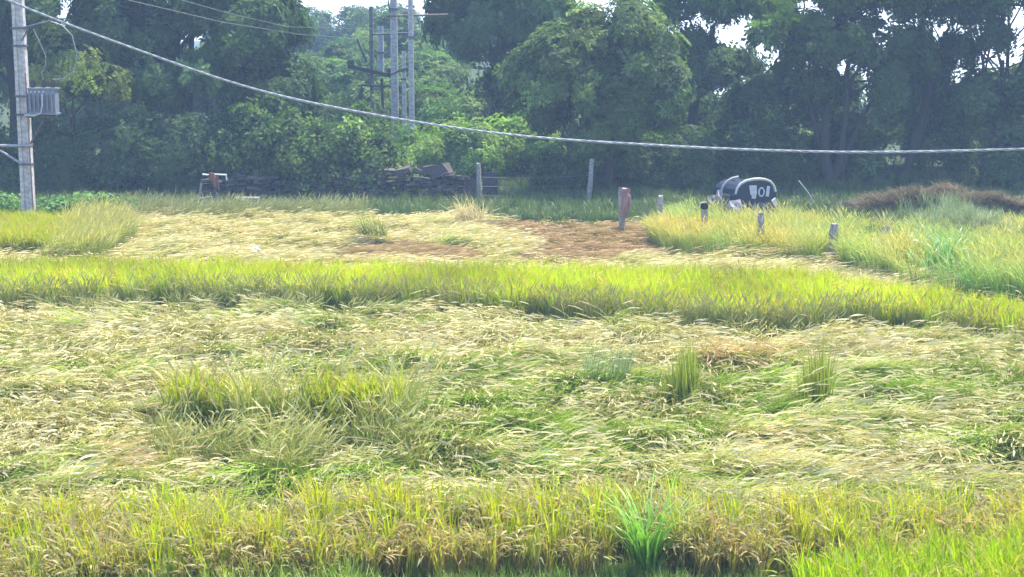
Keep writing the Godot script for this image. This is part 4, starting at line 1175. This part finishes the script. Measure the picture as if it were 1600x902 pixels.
	for q in points_in(PV([-26, -58, -26, -49, -13, -49.5, -5, -49.6, -1, -48.6, 4.4, -47.9, 6, -48.6, 9, -46.8, 11, -44.4, 20, -45, 28, -46, 28, -60, 8, -61, 4, -58.6, -4, -58.6]), 16.0):
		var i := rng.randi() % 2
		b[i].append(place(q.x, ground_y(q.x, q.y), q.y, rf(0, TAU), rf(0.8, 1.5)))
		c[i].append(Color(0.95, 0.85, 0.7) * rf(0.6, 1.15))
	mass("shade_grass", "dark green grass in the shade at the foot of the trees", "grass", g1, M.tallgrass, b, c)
	for u in [[-13.75, -46.9, 0.95, "broad leaved green weed at the foot of the transformer pole"], [-12.95, -48.2, 0.9, "broad leaved green weed between the pole and the shaded row"], [-15.9, -47.2, 0.95, "broad leaved green weed on the pole's outer side at the picture edge"]]:
		var o := thing("leafy_weed", u[3], "weed", Vector3(u[0], 0, u[1]), 0.0, "broad leaved weeds by the pole")
		var xf := []
		var cc := []
		for i in 70:
			xf.append(Transform3D(Basis(Vector3.UP, rf(0, TAU)).scaled(Vector3.ONE * rf(0.6, 0.9)), Vector3(rng.randfn(0, 0.35), rf(0.15, u[2]), rng.randfn(0, 0.25))))
			cc.append(lin(0.12, 0.22, 0.06) * rf(0.7, 1.3))
		tag(scatter("leaves", M.broad[0], M.leaf, xf, cc, o), "", "", "", "stuff").remove_meta("label")
		for i in 5:
			obj("stem", limb(Vector3(rf(-0.1, 0.1), 0, 0), Vector3(rf(-0.4, 0.4), u[2], rf(-0.2, 0.2)), 0.012, 0.006, 0.0, lin(0.1, 0.13, 0.04), 4), M.bark, o)
	# mound of tall weeds on the right
	b = buckets(2)
	c = buckets(2)
	var g2 := [grass_mesh(0.75, lin(0.13, 0.18, 0.07), lin(0.3, 0.37, 0.15), 26, 0.2), grass_mesh(0.6, lin(0.15, 0.19, 0.1), lin(0.4, 0.43, 0.24), 26, 0.2)]
	for i in 620:
		var x := rf(10.9, 17.5)
		var z := rf(-45.5, -40.5)
		var top := 1.1 * exp(-pow((x - 12.5) / 1.4, 2.0)) + 0.15
		b[i % 2].append(place(x, top * rf(0.2, 1.0) - 0.1, z, rf(0, TAU), rf(0.7, 1.1)))
		c[i % 2].append(Color(1, 1, 1) * rf(0.75, 1.2))
	mass("weedy_mound", "mound overgrown with pale green weeds near the right edge", "weeds", g2, M.straw, b, c)
	# fresh green weed with white seed heads
	var wd := thing("tall_weed", "fresh green tall weed with whitish seed heads before the weedy mound", "weed", Vector3(10.35, 0, -36.7))
	for i in 44:
		var mb := MB.new()
		var a := rf(0, TAU)
		var at := Vector3(rng.randfn(0, 0.22), 0, rng.randfn(0, 0.15))
		for j in 4:
			blade(mb, at + Vector3.UP * rf(0.0, 0.75), heading(rf(0, TAU)), rf(0.45, 0.85), rf(0.02, 0.04), rf(0.1, 0.5), rf(0.3, 1.3), lin(0.09, 0.26, 0.06), lin(0.2, 0.42, 0.11) * rf(0.8, 1.2))
		obj("leaf_stalk", mb.mesh(), M.tallgrass, wd).set_meta("kind", "stuff")
		if i < 20:
			var hd := MB.new()
			ear(hd, at, heading(a), rf(0.95, 1.45), rf(0.05, 0.4), rf(0.3, 1.0), lin(0.2, 0.3, 0.1), lin(0.55, 0.6, 0.5), 0.16, 14, 1.6)
			obj("seed_head", hd.mesh(), M.straw, wd)

	# front row of ripe rice
	var front := []
	for i in 3: front.append(rice_standing(0.92, lin(0.17, 0.2, 0.05), lin(0.52, 0.56, 0.015), lin(0.46, 0.40, 0.18), 15, 6, 0.2))
	for i in 2: front.append(rice_standing(0.8, lin(0.2, 0.15, 0.07), lin(0.42, 0.42, 0.08), lin(0.44, 0.36, 0.18), 9, 12, 0.3))
	b = buckets(5)
	c = buckets(5)
	for q in points_in(PV([-9, -16.9, -6.2, -16.9, -4.3, -17.2, -1.6, -17.5, 0, -17.6, 1.5, -17.8, 2.9, -17.5, 5.8, -17.3, 9, -17.3, 9, -15.9, 5.8, -15.9, 2.6, -16.45, 0.2, -16.5, -1.4, -16.5, -2.2, -16.0, -6.2, -15.4, -9, -15.2]), 52.0):
		var d := 0.7 + 1.0 * nz.get_noise_2d(q.x * 30.0, q.y * 12.0)
		if q.x > -0.9 and q.x < -0.1: d -= 0.12
		if q.x > 2.1 and q.x < 2.6: d -= 0.15
		if rng.randf() > d or q.distance_to(Vector2(1.52, -16.4)) < 0.4: continue
		var i := rng.randi() % 3 if rng.randf() < 0.6 + 0.9 * nz.get_noise_2d(q.x * 22.0 + 9.0, 3.0) else 3 + rng.randi() % 2
		b[i].append(place(q.x, 0, q.y, rf(0, TAU), rf(0.78, 1.05), rf(-0.15, 0.15)))
		c[i].append(Color(rf(0.85, 1.1), rf(0.85, 1.05), rf(0.9, 1.1)))
	# dry lower plants along the foot of the row
	for q in points_in(PV([-9, -15.5, -6.2, -15.7, -2.2, -16.3, -1.4, -16.8, 2.6, -16.75, 5.8, -16.2, 9, -16.2, 9, -15.7, 5.8, -15.7, 2.6, -16.2, -1.4, -16.25, -2.2, -15.8, -6.2, -15.2, -9, -15.0]), 60.0):
		if q.distance_to(Vector2(1.52, -16.3)) < 0.55: continue
		var i := 3 + rng.randi() % 2 if rng.randf() < 0.8 else rng.randi() % 3
		b[i].append(place(q.x, 0, q.y, rf(0, TAU), rf(0.5, 0.8), rf(-0.25, 0.25)))
		c[i].append(Color(rf(0.9, 1.2), rf(0.9, 1.1), rf(0.9, 1.1)))
	mass("front_rice_row", "front row of ripe brownish and yellow rice along the bund", "rice", front, M.rice, b, c)
	b = buckets(3)
	c = buckets(3)
	for q in points_in(PV([2.9, -15.2, 3.9, -15.6, 4.7, -15.9, 6.5, -16.2, 6.5, -13.6, 3.4, -13.6]), 48.0):
		var i := rng.randi() % 3
		b[i].append(place(q.x, 0, q.y, rf(0, TAU), rf(0.8, 1.05), rf(-0.12, 0.12)))
		c[i].append(Color(rf(0.75, 1.0), rf(0.9, 1.1), 0.9))
	mass("corner_rice", "dense lime green standing rice at the bottom right corner", "rice", [stand[0], stand[1], stand[2]], M.rice, b, c)
	# tall fresh grass tuft, leaf by leaf
	var tuft := thing("grass_tuft", "tall fresh green grass tuft with arching leaves before the rice row", "grass tuft", Vector3(1.52, 0.0, -16.55))
	for i in 150:
		var mb := MB.new()
		var a := rf(0, TAU)
		var far_out := pow(rf(0, 1), 0.7)
		blade(mb, heading(rf(0, TAU)) * rf(0, 0.16), heading(a), rf(0.8, 1.3), rf(0.02, 0.034), 0.03 + far_out * 0.5, rf(0.15, 1.2), lin(0.13, 0.24, 0.04), lin(0.30, 0.48, 0.09) * rf(0.75, 1.25), 8)
		obj("leaf", mb.mesh(), M.tallgrass, tuft)
